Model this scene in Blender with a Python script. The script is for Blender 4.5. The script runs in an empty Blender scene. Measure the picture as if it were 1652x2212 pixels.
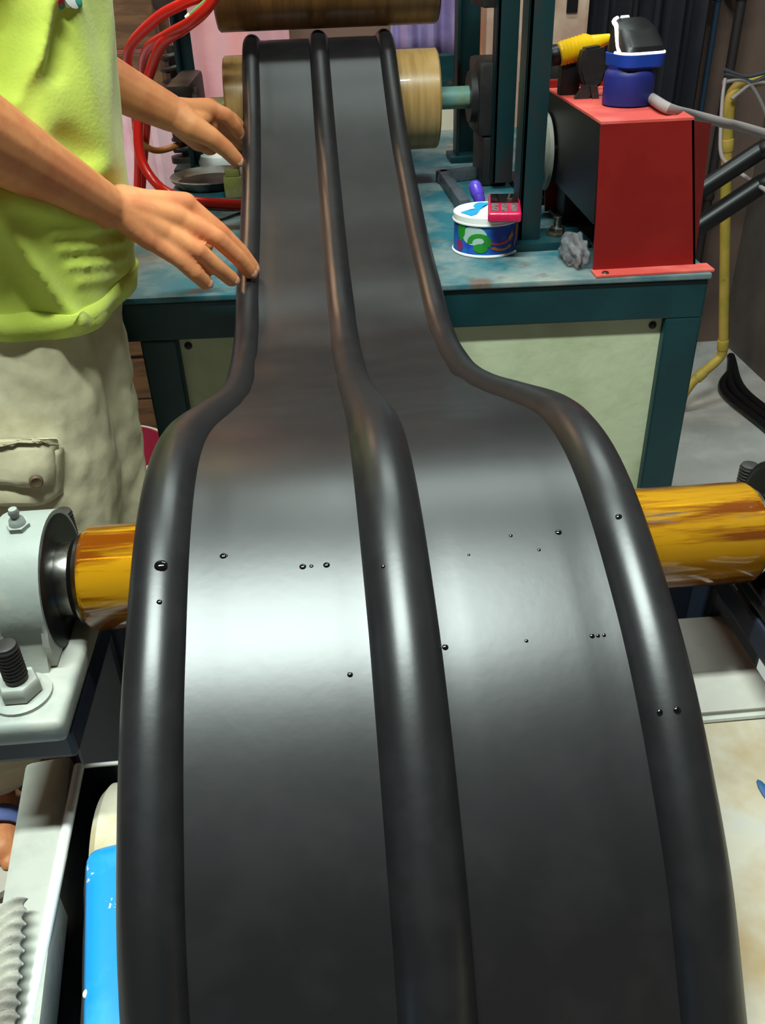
import bpy, bmesh, math, random
import numpy as np
from mathutils import Vector, Matrix, noise
from mathutils.bvhtree import BVHTree

random.seed(7)
SC = bpy.context.scene
COL = SC.collection
PI = math.pi

# ------------------------------------------------------------------ camera
FPX, IW, IH = 1870.0, 1652, 2212
PITCH, ROLL, YAW = math.radians(33.3), math.radians(2.17), math.radians(3.2)
CAM = Vector((0, 0, 1.18))
_h = Vector((math.sin(YAW), math.cos(YAW), 0)); _r0 = Vector((math.cos(YAW), -math.sin(YAW), 0)); _z = Vector((0, 0, 1))
CF = _h * math.cos(PITCH) - _z * math.sin(PITCH)
_u0 = _h * math.sin(PITCH) + _z * math.cos(PITCH)
CR = _r0 * math.cos(ROLL) - _u0 * math.sin(ROLL)
CU = _r0 * math.sin(ROLL) + _u0 * math.cos(ROLL)
cd = bpy.data.cameras.new('camera'); co = bpy.data.objects.new('camera', cd); COL.objects.link(co)
cd.sensor_fit = 'VERTICAL'; cd.sensor_height = 24.0; cd.lens = FPX / IH * 24.0
cd.clip_start = 0.01; cd.clip_end = 50
m3 = Matrix((CR, CU, -CF)).transposed()
co.matrix_world = Matrix.Translation(CAM) @ m3.to_4x4()
SC.camera = co

def ray(x, y): return CF + CR * ((x - IW / 2) / FPX) - CU * ((y - IH / 2) / FPX)
def atz(x, y, z):
    d = ray(x, y); return CAM + d * ((z - CAM.z) / d.z)
def atY(x, y, Y):
    d = ray(x, y); return CAM + d * ((Y - CAM.y) / d.y)
def atX(x, y, X):
    d = ray(x, y); return CAM + d * ((X - CAM.x) / d.x)

# ------------------------------------------------------------------ world, exposure
w = bpy.data.worlds.new('world'); SC.world = w; w.use_nodes = True
w.node_tree.nodes['Background'].inputs[0].default_value = (0.55, 0.6, 0.65, 1)
w.node_tree.nodes['Background'].inputs[1].default_value = 0.08
SC.view_settings.view_transform = 'Standard'; SC.view_settings.look = 'None'
SC.view_settings.gamma = 1; SC.view_settings.use_curve_mapping = False
SC.view_settings.exposure = 0.45
LAMP_POWER = (56.0, 14.0, 8.0)     # main tube lamp over the strip, lamp over the puller, warm lamp added at the back left
LAMP_TINT = (0.86, 1.0, 0.95)

# ------------------------------------------------------------------ helpers
def lin(c):
    out = []
    for v in c[:3]:
        v = v / 255.0
        out.append(v / 12.92 if v <= 0.04045 else ((v + 0.055) / 1.055) ** 2.4)
    return (out[0], out[1], out[2], 1.0)

def M(name, c, rough=.5, metal=0., c2=None, c3=None, scale=12., lo=.45, hi=.6, scale3=30., lo3=.55, hi3=.65, bump=0., bscale=90.,
      spec=.5, coat=0., trans=0., stretch=(1, 1, 1), emit=None, r2=None, ior=1.45, sheen=0.):
    m = bpy.data.materials.new(name); m.use_nodes = True
    nt = m.node_tree; b = nt.nodes['Principled BSDF']
    b.inputs['Base Color'].default_value = lin(c); b.inputs['Roughness'].default_value = rough
    b.inputs['Metallic'].default_value = metal; b.inputs['Specular IOR Level'].default_value = spec
    b.inputs['Coat Weight'].default_value = coat; b.inputs['Transmission Weight'].default_value = trans
    b.inputs['IOR'].default_value = ior; b.inputs['Sheen Weight'].default_value = sheen
    if emit:
        b.inputs['Emission Color'].default_value = (*emit[:3], 1); b.inputs['Emission Strength'].default_value = emit[3]
    if c2 or bump:
        tc = nt.nodes.new('ShaderNodeTexCoord'); mp = nt.nodes.new('ShaderNodeMapping')
        mp.inputs['Scale'].default_value = stretch
        nt.links.new(tc.outputs['Object'], mp.inputs[0])
    def mask(sc, l, h, det=5.):
        n = nt.nodes.new('ShaderNodeTexNoise'); n.inputs['Scale'].default_value = sc; n.inputs['Detail'].default_value = det
        n.inputs['Roughness'].default_value = .62
        nt.links.new(mp.outputs[0], n.inputs['Vector'])
        r = nt.nodes.new('ShaderNodeMapRange'); r.inputs['From Min'].default_value = l; r.inputs['From Max'].default_value = h
        nt.links.new(n.outputs[0], r.inputs['Value']); return r.outputs[0]
    prev = None
    for cc, sc, l, h in ((c2, scale, lo, hi), (c3, scale3, lo3, hi3)):
        if not cc: continue
        mx = nt.nodes.new('ShaderNodeMix'); mx.data_type = 'RGBA'
        k = mask(sc, l, h); nt.links.new(k, mx.inputs['Factor'])
        if prev is None: mx.inputs['A'].default_value = lin(c)
        else: nt.links.new(prev, mx.inputs['A'])
        mx.inputs['B'].default_value = lin(cc); prev = mx.outputs['Result']
        if cc is c2 and r2 is not None:
            rr = nt.nodes.new('ShaderNodeMapRange'); nt.links.new(k, rr.inputs['Value'])
            rr.inputs['To Min'].default_value = rough; rr.inputs['To Max'].default_value = r2
            nt.links.new(rr.outputs[0], b.inputs['Roughness'])
    if prev is not None: nt.links.new(prev, b.inputs['Base Color'])
    if bump:
        n = nt.nodes.new('ShaderNodeTexNoise'); n.inputs['Scale'].default_value = bscale; n.inputs['Detail'].default_value = 4
        nt.links.new(mp.outputs[0], n.inputs['Vector'])
        bp = nt.nodes.new('ShaderNodeBump'); bp.inputs['Strength'].default_value = bump; bp.inputs['Distance'].default_value = .004
        nt.links.new(n.outputs[0], bp.inputs['Height']); nt.links.new(bp.outputs[0], b.inputs['Normal'])
    return m

ROOT = {}
def tag(o, label, cat, group=None):
    o['label'] = label; o['category'] = cat
    if group: o['group'] = group
    return o
def thing(name, label, cat, loc=(0, 0, 0), rotz=0., group=None):
    o = bpy.data.objects.new(name, None); COL.objects.link(o); o.empty_display_size = .05
    o.location = loc; o.rotation_euler = (0, 0, rotz)
    ROOT[o.name] = Matrix.Translation(Vector(loc)) @ Matrix.Rotation(rotz, 4, 'Z')
    return tag(o, label, cat, group)
def obj(name, bm, mat, parent=None, smooth=True, label=None, local=False, auto=True):
    me = bpy.data.meshes.new(name)
    bmesh.ops.recalc_face_normals(bm, faces=bm.faces[:])
    if parent is not None:
        mw = ROOT[parent.name]
        if not local: bm.transform(mw.inverted())
    bm.to_mesh(me); bm.free()
    o = bpy.data.objects.new(name, me); COL.objects.link(o)
    me.materials.append(mat)
    if smooth:
        me.polygons.foreach_set('use_smooth', [True] * len(me.polygons))
        if auto: me.set_sharp_from_angle(angle=math.radians(38))
    if parent is not None:
        o.parent = parent; ROOT[o.name] = mw
    else: ROOT[o.name] = Matrix.Identity(4)
    if label: o['label'] = label
    return o
def solo(name, bm, mat, label, cat, group=None, **k):
    # a thing that is one mesh: its origin moves to the middle of its base
    xs = [v.co.x for v in bm.verts]; ys = [v.co.y for v in bm.verts]; zs = [v.co.z for v in bm.verts]
    c = Vector(((min(xs) + max(xs)) / 2, (min(ys) + max(ys)) / 2, min(zs)))
    bm.transform(Matrix.Translation(-c))
    o = obj(name, bm, mat, None, **k); o.location = c; ROOT[o.name] = Matrix.Translation(c)
    return tag(o, label, cat, group)
def struct(name, bm, mat, **k):
    o = obj(name, bm, mat, None, **k); o['kind'] = 'structure'; return o
def nb(): return bmesh.new()

def box(bm, c, s, rot=None, bev=0., seg=2):
    r = bmesh.ops.create_cube(bm, size=1.0); vs = r['verts']
    bmesh.ops.scale(bm, vec=Vector(s), verts=vs)
    if bev > 0:
        es = list({e for v in vs for e in v.link_edges})
        g = bmesh.ops.bevel(bm, geom=es, offset=bev, segments=seg, affect='EDGES', profile=.6)
        vs = list({v for f in g['faces'] for v in f.verts} | {v for v in vs if v.is_valid})
    if rot is not None: bmesh.ops.rotate(bm, cent=(0, 0, 0), matrix=rot, verts=vs)
    bmesh.ops.translate(bm, vec=Vector(c), verts=vs)
    return vs
def bx(lo, hi, bev=0.):
    bm = nb(); lo = Vector(lo); hi = Vector(hi); box(bm, (lo + hi) / 2, hi - lo, bev=bev); return bm
def frame_to(d):
    d = Vector(d).normalized(); return d.to_track_quat('Z', 'Y').to_matrix()
def cyl(bm, a, b, r, r2=None, n=24, cap=True, bev=0.):
    a = Vector(a); b = Vector(b); r2 = r if r2 is None else r2
    pr = [(r, 0.), (r2, (b - a).length)]
    if bev > 0:
        L = (b - a).length
        pr = [(r - bev, 0.), (r - bev * .3, bev * .3), (r, bev), (r2, L - bev), (r2 - bev * .3, L - bev * .3), (r2 - bev, L)]
    return lathe(bm, a, b - a, pr, n, cap)
def lathe(bm, base, axis, prof, n=32, cap=True):
    base = Vector(base); F = frame_to(axis); rings = []
    for r, z in prof:
        if r <= 1e-6: rings.append([bm.verts.new(base + F @ Vector((0, 0, z)))])
        else: rings.append([bm.verts.new(base + F @ Vector((r * math.cos(2 * PI * i / n), r * math.sin(2 * PI * i / n), z))) for i in range(n)])
    for A, B in zip(rings, rings[1:]):
        for i in range(n):
            j = (i + 1) % n
            if len(A) == 1 and len(B) == 1: continue
            if len(A) == 1: bm.faces.new((A[0], B[i], B[j]))
            elif len(B) == 1: bm.faces.new((A[i], A[j], B[0]))
            else: bm.faces.new((A[i], A[j], B[j], B[i]))
    if cap:
        if len(rings[0]) > 2: bm.faces.new(rings[0][::-1])
        if len(rings[-1]) > 2: bm.faces.new(rings[-1])
    return [v for R_ in rings for v in R_]
def catmull(pts, n):
    P = [Vector(p) for p in pts]; P = [P[0] * 2 - P[1]] + P + [P[-1] * 2 - P[-2]]
    out = []
    for i in range(1, len(P) - 2):
        for k in range(n):
            t = k / n; a, b, c, d = P[i - 1], P[i], P[i + 1], P[i + 2]
            out.append(.5 * ((2 * b) + (c - a) * t + (2 * a - 5 * b + 4 * c - d) * t * t + (3 * b - a - 3 * c + d) * t ** 3))
    out.append(P[-2]); return out
def tube(bm, pts, r, n=10, sub=6, rfun=None, closed_caps=True):
    path = catmull(pts, sub) if sub else [Vector(p) for p in pts]
    rings = []; T0 = (path[1] - path[0]).normalized()
    up = Vector((0, 0, 1)) if abs(T0.z) < .9 else Vector((1, 0, 0))
    N = (up - T0 * up.dot(T0)).normalized()
    for i, p in enumerate(path):
        T = (path[min(i + 1, len(path) - 1)] - path[max(i - 1, 0)]).normalized()
        N = (N - T * N.dot(T)).normalized(); B = T.cross(N)
        rr = r if rfun is None else rfun(i / (len(path) - 1))
        rings.append([bm.verts.new(p + (N * math.cos(2 * PI * k / n) + B * math.sin(2 * PI * k / n)) * rr) for k in range(n)])
    for A, B_ in zip(rings, rings[1:]):
        for i in range(n):
            j = (i + 1) % n; bm.faces.new((A[i], A[j], B_[j], B_[i]))
    if closed_caps: bm.faces.new(rings[0][::-1]); bm.faces.new(rings[-1])
def capsule(bm, p0, r0, p1, r1, n=16, k=5):
    p0 = Vector(p0); p1 = Vector(p1); L = (p1 - p0).length
    pr = [(0, -r0)] + [(r0 * math.sin(PI / 2 * i / k), -r0 * math.cos(PI / 2 * i / k)) for i in range(1, k + 1)]
    pr += [(r1 * math.cos(PI / 2 * i / k), L + r1 * math.sin(PI / 2 * i / k)) for i in range(0, k)] + [(0, L + r1)]
    lathe(bm, p0, p1 - p0, pr, n, cap=False)
def ellipsoid(bm, c, s, rot=None, u=20, v=12):
    r = bmesh.ops.create_uvsphere(bm, u_segments=u, v_segments=v, radius=1.0)
    bmesh.ops.scale(bm, vec=Vector(s), verts=r['verts'])
    if rot is not None: bmesh.ops.rotate(bm, cent=(0, 0, 0), matrix=rot, verts=r['verts'])
    bmesh.ops.translate(bm, vec=Vector(c), verts=r['verts'])
    return r['verts']
def prism(bm, pts, ext):
    # closed polygon of 3D points, extruded by a vector
    a = [bm.verts.new(Vector(p)) for p in pts]; b = [bm.verts.new(Vector(p) + Vector(ext)) for p in pts]
    bm.faces.new(a); bm.faces.new(b[::-1])
    for i in range(len(a)):
        j = (i + 1) % len(a); bm.faces.new((a[i], b[i], b[j], a[j]))
def hexnut(bm, c, r, h, axis=(0, 0, 1)): lathe(bm, c, axis, [(r * .92, 0), (r, h * .12), (r, h * .85), (r * .9, h)], 6)
def remesh(o, vox, smooth=6, fac=.5):
    m = o.modifiers.new('remesh', 'REMESH'); m.mode = 'VOXEL'; m.voxel_size = vox; m.use_smooth_shade = True
    if smooth:
        s = o.modifiers.new('smooth', 'SMOOTH'); s.factor = fac; s.iterations = smooth
def bvh_of(o):
    bpy.context.view_layer.update()
    dg = bpy.context.evaluated_depsgraph_get(); e = o.evaluated_get(dg); me = e.to_mesh()
    mw = o.matrix_world
    t = BVHTree.FromPolygons([mw @ v.co for v in me.vertices], [tuple(p.vertices) for p in me.polygons])
    e.to_mesh_clear(); return t

# ------------------------------------------------------------------ materials
RUBBER = M('rubber', (22, 21, 23), .38, c2=(28, 26, 28), scale=30, bump=.012, bscale=160, spec=.85)
RUBBER_B = M('rubber_bulb', (25, 24, 26), .36, c2=(30, 29, 31), scale=40, bump=.012, bscale=300, spec=.7)
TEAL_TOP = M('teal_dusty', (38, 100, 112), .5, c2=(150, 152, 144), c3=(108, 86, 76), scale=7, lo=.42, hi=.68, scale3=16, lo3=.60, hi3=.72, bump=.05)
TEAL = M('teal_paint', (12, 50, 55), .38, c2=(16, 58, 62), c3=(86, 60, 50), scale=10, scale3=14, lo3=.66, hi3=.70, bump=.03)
TEAL_POST = M('teal_post', (14, 48, 52), .45, c2=(46, 38, 37), scale=9, lo=.5, hi=.66, bump=.04)
CREAM_PANEL = M('cream_panel', (196, 203, 168), .6, c2=(180, 188, 150), scale=6, bump=.35, bscale=28)
TAN = M('tan_roller', (176, 140, 86), .33, c2=(160, 124, 74), scale=14, stretch=(6, .6, .6), coat=.2)
TAN_EDGE = M('tan_worn', (110, 84, 56), .5, c2=(84, 62, 44), scale=20)
STEEL = M('steel', (170, 168, 160), .28, 1.0, c2=(120, 112, 104), scale=30, bump=.03)
CHROME = M('chrome', (250, 250, 246), .25, .3)
DARK = M('dark_iron', (34, 32, 32), .5, .2, c2=(50, 46, 44), scale=18, bump=.1)
BLACK = M('black_plastic', (16, 16, 18), .42)
BLACKM = M('black_paint', (22, 24, 28), .3)
GREYP = M('grey_dusty_paint', (146, 152, 145), .5, c2=(168, 168, 158), c3=(70, 110, 130), scale=16, scale3=26, lo3=.70, hi3=.74, bump=.15, bscale=60)
GREYBAR = M('silver_paint', (156, 160, 151), .42, .0, c2=(174, 174, 164), c3=(140, 180, 186), scale=20, scale3=18, lo3=.68, hi3=.74, bump=.12, bscale=70)
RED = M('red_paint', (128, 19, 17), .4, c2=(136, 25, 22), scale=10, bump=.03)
RED_LIT = M('red_lit_dusty', (208, 82, 74), .5, c2=(222, 106, 96), scale=14, bump=.03)  # paler guard red: overhead light painted in, with some dust
CONCRETE = M('concrete', (190, 188, 184), .7, c2=(174, 172, 168), c3=(204, 200, 194), scale=3, scale3=9, lo3=.5, hi3=.7, bump=.06)
WALL = M('wall_plaster', (102, 90, 84), .85, c2=(90, 79, 74), scale=2.5, bump=.1, bscale=30)
WALL_B = M('wall_plaster_back', (116, 94, 84), .85, c2=(100, 80, 74), scale=2.5, bump=.1, bscale=30)
CEIL = M('ceiling_paint', (150, 148, 142), .9)
SKIN = M('skin', (222, 146, 96), .5, c2=(212, 130, 86), scale=22, bump=.06, bscale=120)
SKIN.node_tree.nodes['Principled BSDF'].inputs['Subsurface Weight'].default_value = .08
SKIN.node_tree.nodes['Principled BSDF'].inputs['Subsurface Radius'].default_value = (.01, .004, .002)
NAIL = M('nail', (216, 158, 128), .3)
SHIRT = M('shirt_cotton', (214, 230, 96), .85, c2=(206, 224, 88), scale=14, bump=.12, bscale=260, sheen=.3)
PANTS = M('khaki_cotton', (206, 196, 162), .85, c2=(190, 180, 148), scale=10, bump=.18, bscale=70)
HAIR = M('hair', (22, 18, 16), .55, bump=.3, bscale=200)
WHITE = M('white_enamel', (236, 238, 234), .3)
AMBER = M('amber_resin', (236, 172, 26), .10, c2=(150, 78, 12), c3=(140, 122, 100), scale=9, lo=.48, hi=.56, scale3=10, lo3=.60, hi3=.66,
          trans=.55, ior=1.48, stretch=(.5, 6, 6), coat=.4)  # brown streaks paint the reflected bands into the resin; grey patches are rust
RUSTB = M('brown_iron', (92, 66, 44), .35, .6, c2=(70, 50, 36), scale=30)
BLUE = M('blue_paint', (22, 138, 206), .42, c2=(60, 156, 206), c3=(206, 208, 200), scale=10, scale3=42, lo3=.64, hi3=.66, bump=.06)
CREAM = M('cream_drum', (206, 198, 176), .5, c2=(188, 172, 134), scale=14)
BED = M('dusty_cream_sheet', (168, 160, 144), .5, c2=(148, 124, 86), c3=(162, 158, 150), scale=9, lo=.44, hi=.62, scale3=16, bump=.08)
TAUPE = M('taupe_sheet', (176, 170, 160), .45, c2=(162, 158, 150), scale=10, bump=.05)
REDHOSE = M('red_hose', (222, 36, 24), .3, coat=.3)
PINK = M('pink_film', (232, 176, 184), .45, c2=(222, 160, 168), scale=5, bump=.1, bscale=20)
PURPLE = M('purple_cloth', (150, 132, 178), .8, c2=(132, 112, 160), scale=9, bump=.1)
BROWNW = M('brown_wood', (120, 84, 54), .7, c2=(92, 62, 40), scale=8, stretch=(1, 1, 8), bump=.1)
NAVY = M('navy_plastic', (30, 26, 58), .5)
BLUEJ = M('blue_plastic', (24, 34, 112), .5, c2=(22, 30, 96), scale=10)
BLUEC = M('blue_collar_plastic', (22, 62, 160), .45)
YELLOW = M('yellow_plastic', (240, 190, 10), .4)
YPIPE = M('yellow_pipe', (190, 160, 74), .5, c2=(168, 150, 60), c3=(110, 84, 54), scale=12, scale3=20, lo3=.62, hi3=.70)
GREYCAB = M('grey_cable', (150, 140, 140), .5)
DCURT = M('dark_curtain', (26, 26, 36), .9, c2=(36, 34, 40), scale=6, bump=.1)
CABC = M('cream_cabinet', (222, 190, 166), .5, c2=(200, 160, 140), scale=6)
RAG = M('rag_cotton', (166, 162, 150), .9, c2=(142, 136, 126), scale=18, bump=.3, bscale=120)
GREEN = M('green_tube', (120, 200, 120), .4)
OLIVE = M('olive_block', (136, 138, 74), .5, c2=(160, 156, 110), scale=30)
SANDAL = M('blue_rubber', (92, 104, 158), .6)
SOLE = M('sole', (206, 200, 186), .7)
FLOOR_DARK = M('dark_floor_brown', (62, 52, 46), .8, c2=(50, 42, 38), scale=14, bump=.2)
PINKP = M('pink_plastic', (206, 70, 104), .45)
BROWNHOSE = M('brown_hose', (150, 92, 44), .4)
WATER = M('water', (255, 255, 255), .02, trans=1.0, ior=1.33)
DWATER = M('dark_bead', (10, 10, 12), .08, coat=.5)

# ------------------------------------------------------------------ the room
XL, XR, YF, YB, ZC = -2.6, 1.34, -1.6, 2.72, 3.0
struct('floor', bx((XL, YF, -.06), (XR, YB, 0)), CONCRETE, smooth=False)
struct('ceiling', bx((XL, YF, ZC), (XR, YB, ZC + .06)), CEIL, smooth=False)
struct('wall_back', bx((XL, YB, 0), (XR, YB + .08, ZC)), WALL_B, smooth=False)
struct('wall_right', bx((XR, YF, 0), (XR + .08, YB + .08, ZC)), WALL, smooth=False)
struct('wall_left', bx((XL - .08, YF, 0), (XL, YB + .08, ZC)), WALL, smooth=False)
struct('wall_front', bx((XL, YF - .08, 0), (XR, YF, ZC)), WALL, smooth=False)

def lamp(c, length, power, label, rotz=0., tint=LAMP_TINT, z=ZC):
    t = thing('fluorescent_lamp', label, 'lamp', (c[0], c[1], z), rotz)
    bm = nb(); box(bm, (0, 0, -.03), (length + .08, .14, .06), bev=.008); obj('housing', bm, WHITE, t, local=True)
    if z < ZC - .02:
        for e in (-.35, .35):
            bm = nb(); cyl(bm, (e * length, 0, 0), (e * length, 0, ZC - z), .005, n=10); obj('hanger', bm, WHITE, t, local=True)
    em = M('tube_glow', (250, 255, 250), .4, emit=(*tint, 6.0))
    for s in (-.035, .035):
        bm = nb(); cyl(bm, (-length / 2, s, -.083), (length / 2, s, -.083), .014, n=16)
        obj('tube', bm, em, t, local=True)
        for e in (-1, 1):
            bm = nb(); box(bm, (e * (length / 2 + .008), s, -.075), (.016, .034, .05), bev=.004); obj('socket', bm, WHITE, t, local=True)
    l = bpy.data.lights.new('tube_light', 'AREA'); l.shape = 'RECTANGLE'; l.size = length; l.size_y = .12
    l.energy = power; l.color = tint
    lo = bpy.data.objects.new('tube_light', l); COL.objects.link(lo); lo.parent = t; lo.location = (0, 0, -.105)
    return t
lamp((-.22, .30), 1.2, LAMP_POWER[0], 'twin tube fluorescent batten on the ceiling above the near amber roller', z=2.78)
lamp((.35, 1.75), 1.2, LAMP_POWER[1], 'twin tube fluorescent batten on the ceiling above the tan puller rollers', rotz=.0, z=2.9)
lamp((-.78, 2.34), .9, LAMP_POWER[2], 'unseen warm twin tube batten added above the brown crate to tint the strip', tint=(1.0, .60, .34), z=2.05)  # added lamp, there to put a warm brown reflection on the strip

# ------------------------------------------------------------------ rubber strip
XC = .017; HW = .1270
PROF = [(-.10, .30), (-.02, .46), (.06, .625), (.13, .745), (.182, .815), (.208, .848), (.237, .873), (.262, .892), (.287, .907), (.309, .917), (.327, .925), (.351, .934), (.375, .940), (.395, .943),
        (.416, .943), (.446, .939), (.488, .926), (.576, .892), (.691, .848), (.784, .819), (.848, .807), (.901, .801), (.944, .802), (.984, .806),
        (1.017, .814), (1.07, .827), (1.134, .840), (1.202, .855), (1.271, .876), (1.37, .908), (1.465, .947), (1.554, .995), (1.61, 1.028), (1.65, 1.042), (1.685, 1.044),
        (1.73, 1.034), (1.80, 1.008), (1.95, .955), (2.08, .935), (2.25, .925)]
pp = [Vector((0, a, b)) for a, b in PROF]
dense = catmull(pp, 8)
ar = np.array([(v.y, v.z) for v in dense])
seg = np.r_[0, np.cumsum(np.hypot(*np.diff(ar, axis=0).T))]
NS = 300; ss = np.linspace(0, seg[-1], NS)
cy = np.interp(ss, seg, ar[:, 0]); cz = np.interp(ss, seg, ar[:, 1])
for _ in range(3):
    cy[1:-1] = (cy[:-2] + 2 * cy[1:-1] + cy[2:]) / 4; cz[1:-1] = (cz[:-2] + 2 * cz[1:-1] + cz[2:]) / 4
ty = np.gradient(cy); tz = np.gradient(cz); tl = np.hypot(ty, tz); ty /= tl; tz /= tl
def XCf(y): return float(np.interp(y, [.3, .42, .70, .90, 1.1], [.0245, .023, .0215, .0172, .0145]))
def strip_at(i, x, n): return Vector((XCf(cy[i]) + x, cy[i] - tz[i] * n, cz[i] + ty[i] * n))
def sweep(prof, wav=None):
    bm = nb(); rings = []
    for i in range(NS):
        row = []
        for (x, n) in prof:
            dn = wav(x, cy[i]) if wav else 0.
            row.append(bm.verts.new(strip_at(i, x, n + dn)))
        rings.append(row)
    k = len(prof)
    for A, B in zip(rings, rings[1:]):
        for i in range(k):
            j = (i + 1) % k; bm.faces.new((A[i], A[j], B[j], B[i]))
    bm.faces.new(rings[0]); bm.faces.new(rings[-1][::-1]); return bm
def ripple(x, y):
    g = math.exp(-((y - .86) / .17) ** 2)
    return g * (.0011 * math.sin(34 * y + 9 * x + 2 * math.sin(14 * x)) + .0008 * math.sin(71 * y - 16 * x + 1.3))
strip = thing('rubber_strip', 'long black rubber strip with three rounded ribs running over the amber roller', 'rubber strip', (XC, cy[0], cz[0]))
RE, RC, WT = .0145, .0168, .0042
for s in (-1, 1):
    x0, x1 = s * (RC * .86), s * (HW - RE * 1.75)
    n = 14; xs = [x0 + (x1 - x0) * i / n for i in range(n + 1)]
    def th(x): 
        u = (x - x0) / (x1 - x0)
        return WT + .0006 * (math.exp(-((u - .02) / .03) ** 2) + math.exp(-((u - .97) / .04) ** 2)) + (.00035 if .12 < u < .84 else 0)
    prof = [(x, th(x)) for x in xs] + [(x, -WT) for x in xs[::-1]]
    obj('web', sweep(prof, ripple), RUBBER, strip)
    c = s * (HW - RE)
    obj('edge_rib', sweep([(c + RE * math.cos(2 * PI * k / 22), RE * math.sin(2 * PI * k / 22)) for k in range(22)]), RUBBER_B, strip)
obj('centre_rib', sweep([(RC * math.cos(2 * PI * k / 24), RC * math.sin(2 * PI * k / 24)) for k in range(24)]), RUBBER_B, strip)
# droplets: beads of water lying on the strip
def on_strip(px, py):
    d = ray(px, py); a = d.z / d.y
    best = None
    for i in range(NS):
        if cy[i] < .1 or cy[i] > 1.0: continue
        X = d.x / d.y * cy[i] - XCf(cy[i])
        if abs(X) > HW: h = 0
        elif abs(X) < RC: h = math.sqrt(max(RC ** 2 - X * X, 1e-8))
        elif abs(X) > HW - 2 * RE: h = math.sqrt(max(RE ** 2 - (abs(X) - HW + RE) ** 2, 1e-8))
        else: h = WT + .0003
        y = cy[i] - tz[i] * h; z = cz[i] + ty[i] * h
        e = abs((z - CAM.z) - a * y)
        if best is None or e < best[0]: best = (e, i, X, h)
    _, i, X, h = best
    return strip_at(i, X, h), i
for px, py, rr in [(357, 1238, .0034), (349, 1290, .0014), (484, 1202, .0019), (478, 1188, .0012), (492, 1216, .0010), (655, 1231, .0018), (672, 1215, .0011), (704, 1203, .0018),
                   (1203, 1162, .0018), (1163, 1176, .0010), (1101, 1164, .0011), (1329, 1112, .0018), (1011, 1199, .0008), (1133, 1403, .0010), (1274, 1383, .0013), (1288, 1373, .0010),
                   (1302, 1365, .0009), (757, 1471, .0014), (960, 1398, .0016), (1408, 1541, .0016), (1437, 1556, .0018), (826, 1213, .0011)]:
    p, i = on_strip(px, py)
    bm = nb(); rot = Matrix.Rotation(math.atan2(tz[i], ty[i]), 3, 'X')
    ellipsoid(bm, p, (rr * .95, rr * .9, rr * .38), rot, 12, 8)
    dx = p.x - XCf(cy[i])
    where = 'big dark water droplet on the outer rib nearest the man' if rr > .003 else ('small dark water droplet on the outer rib nearest the man' if dx < -.095 else 'small dark water droplet on the flat web on the man\'s side of the strip' if dx < -.016
             else 'small dark water droplet on the middle rib of the strip' if dx < .0168 else 'small dark water droplet on the flat web facing the red guard side' if dx < .095 else 'small dark water droplet on the outer rib facing the red guard side')
    solo('water_droplet', bm, DWATER, where, 'droplet', 'water droplets on the rubber strip')

# ------------------------------------------------------------------ near roller and its bearings
RY, RZ, RR = .405, .882, .0300
gr = thing('guide_roller', 'glossy amber coloured guide roller under the rubber strip', 'roller', (.045, RY, RZ - RR))
bm = nb(); lathe(bm, (-.146, RY, RZ), (1, 0, 0), [(RR - .008, 0), (RR - .002, 0), (RR, .003), (RR, .381), (RR - .002, .384), (RR - .008, .384)], 64, cap=False)
lathe(bm, (-.146, RY, RZ), (1, 0, 0), [(RR - .008, .0), (RR - .008, .384)], 64, cap=False)
bmesh.ops.remove_doubles(bm, verts=bm.verts[:], dist=1e-6)
obj('sleeve', bm, AMBER, gr)
bm = nb(); cyl(bm, (-.145, RY, RZ), (.237, RY, RZ), RR - .0095, n=48); obj('core', bm, RUSTB, gr, label='brown iron core inside the amber sleeve')
for s, x in ((-1, -.149), (1, .241)):
    bm = nb(); lathe(bm, (x, RY, RZ), (1, 0, 0), [(.012, -.003), (RR - .006, -.003), (RR - .004, 0), (RR - .006, .003), (.012, .003)], 48); obj('end_ring', bm, STEEL, gr)
bm = nb(); cyl(bm, (-.235, RY, RZ), (.335, RY, RZ), .0125, n=32, bev=.001); obj('shaft', bm, STEEL, gr)

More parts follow.
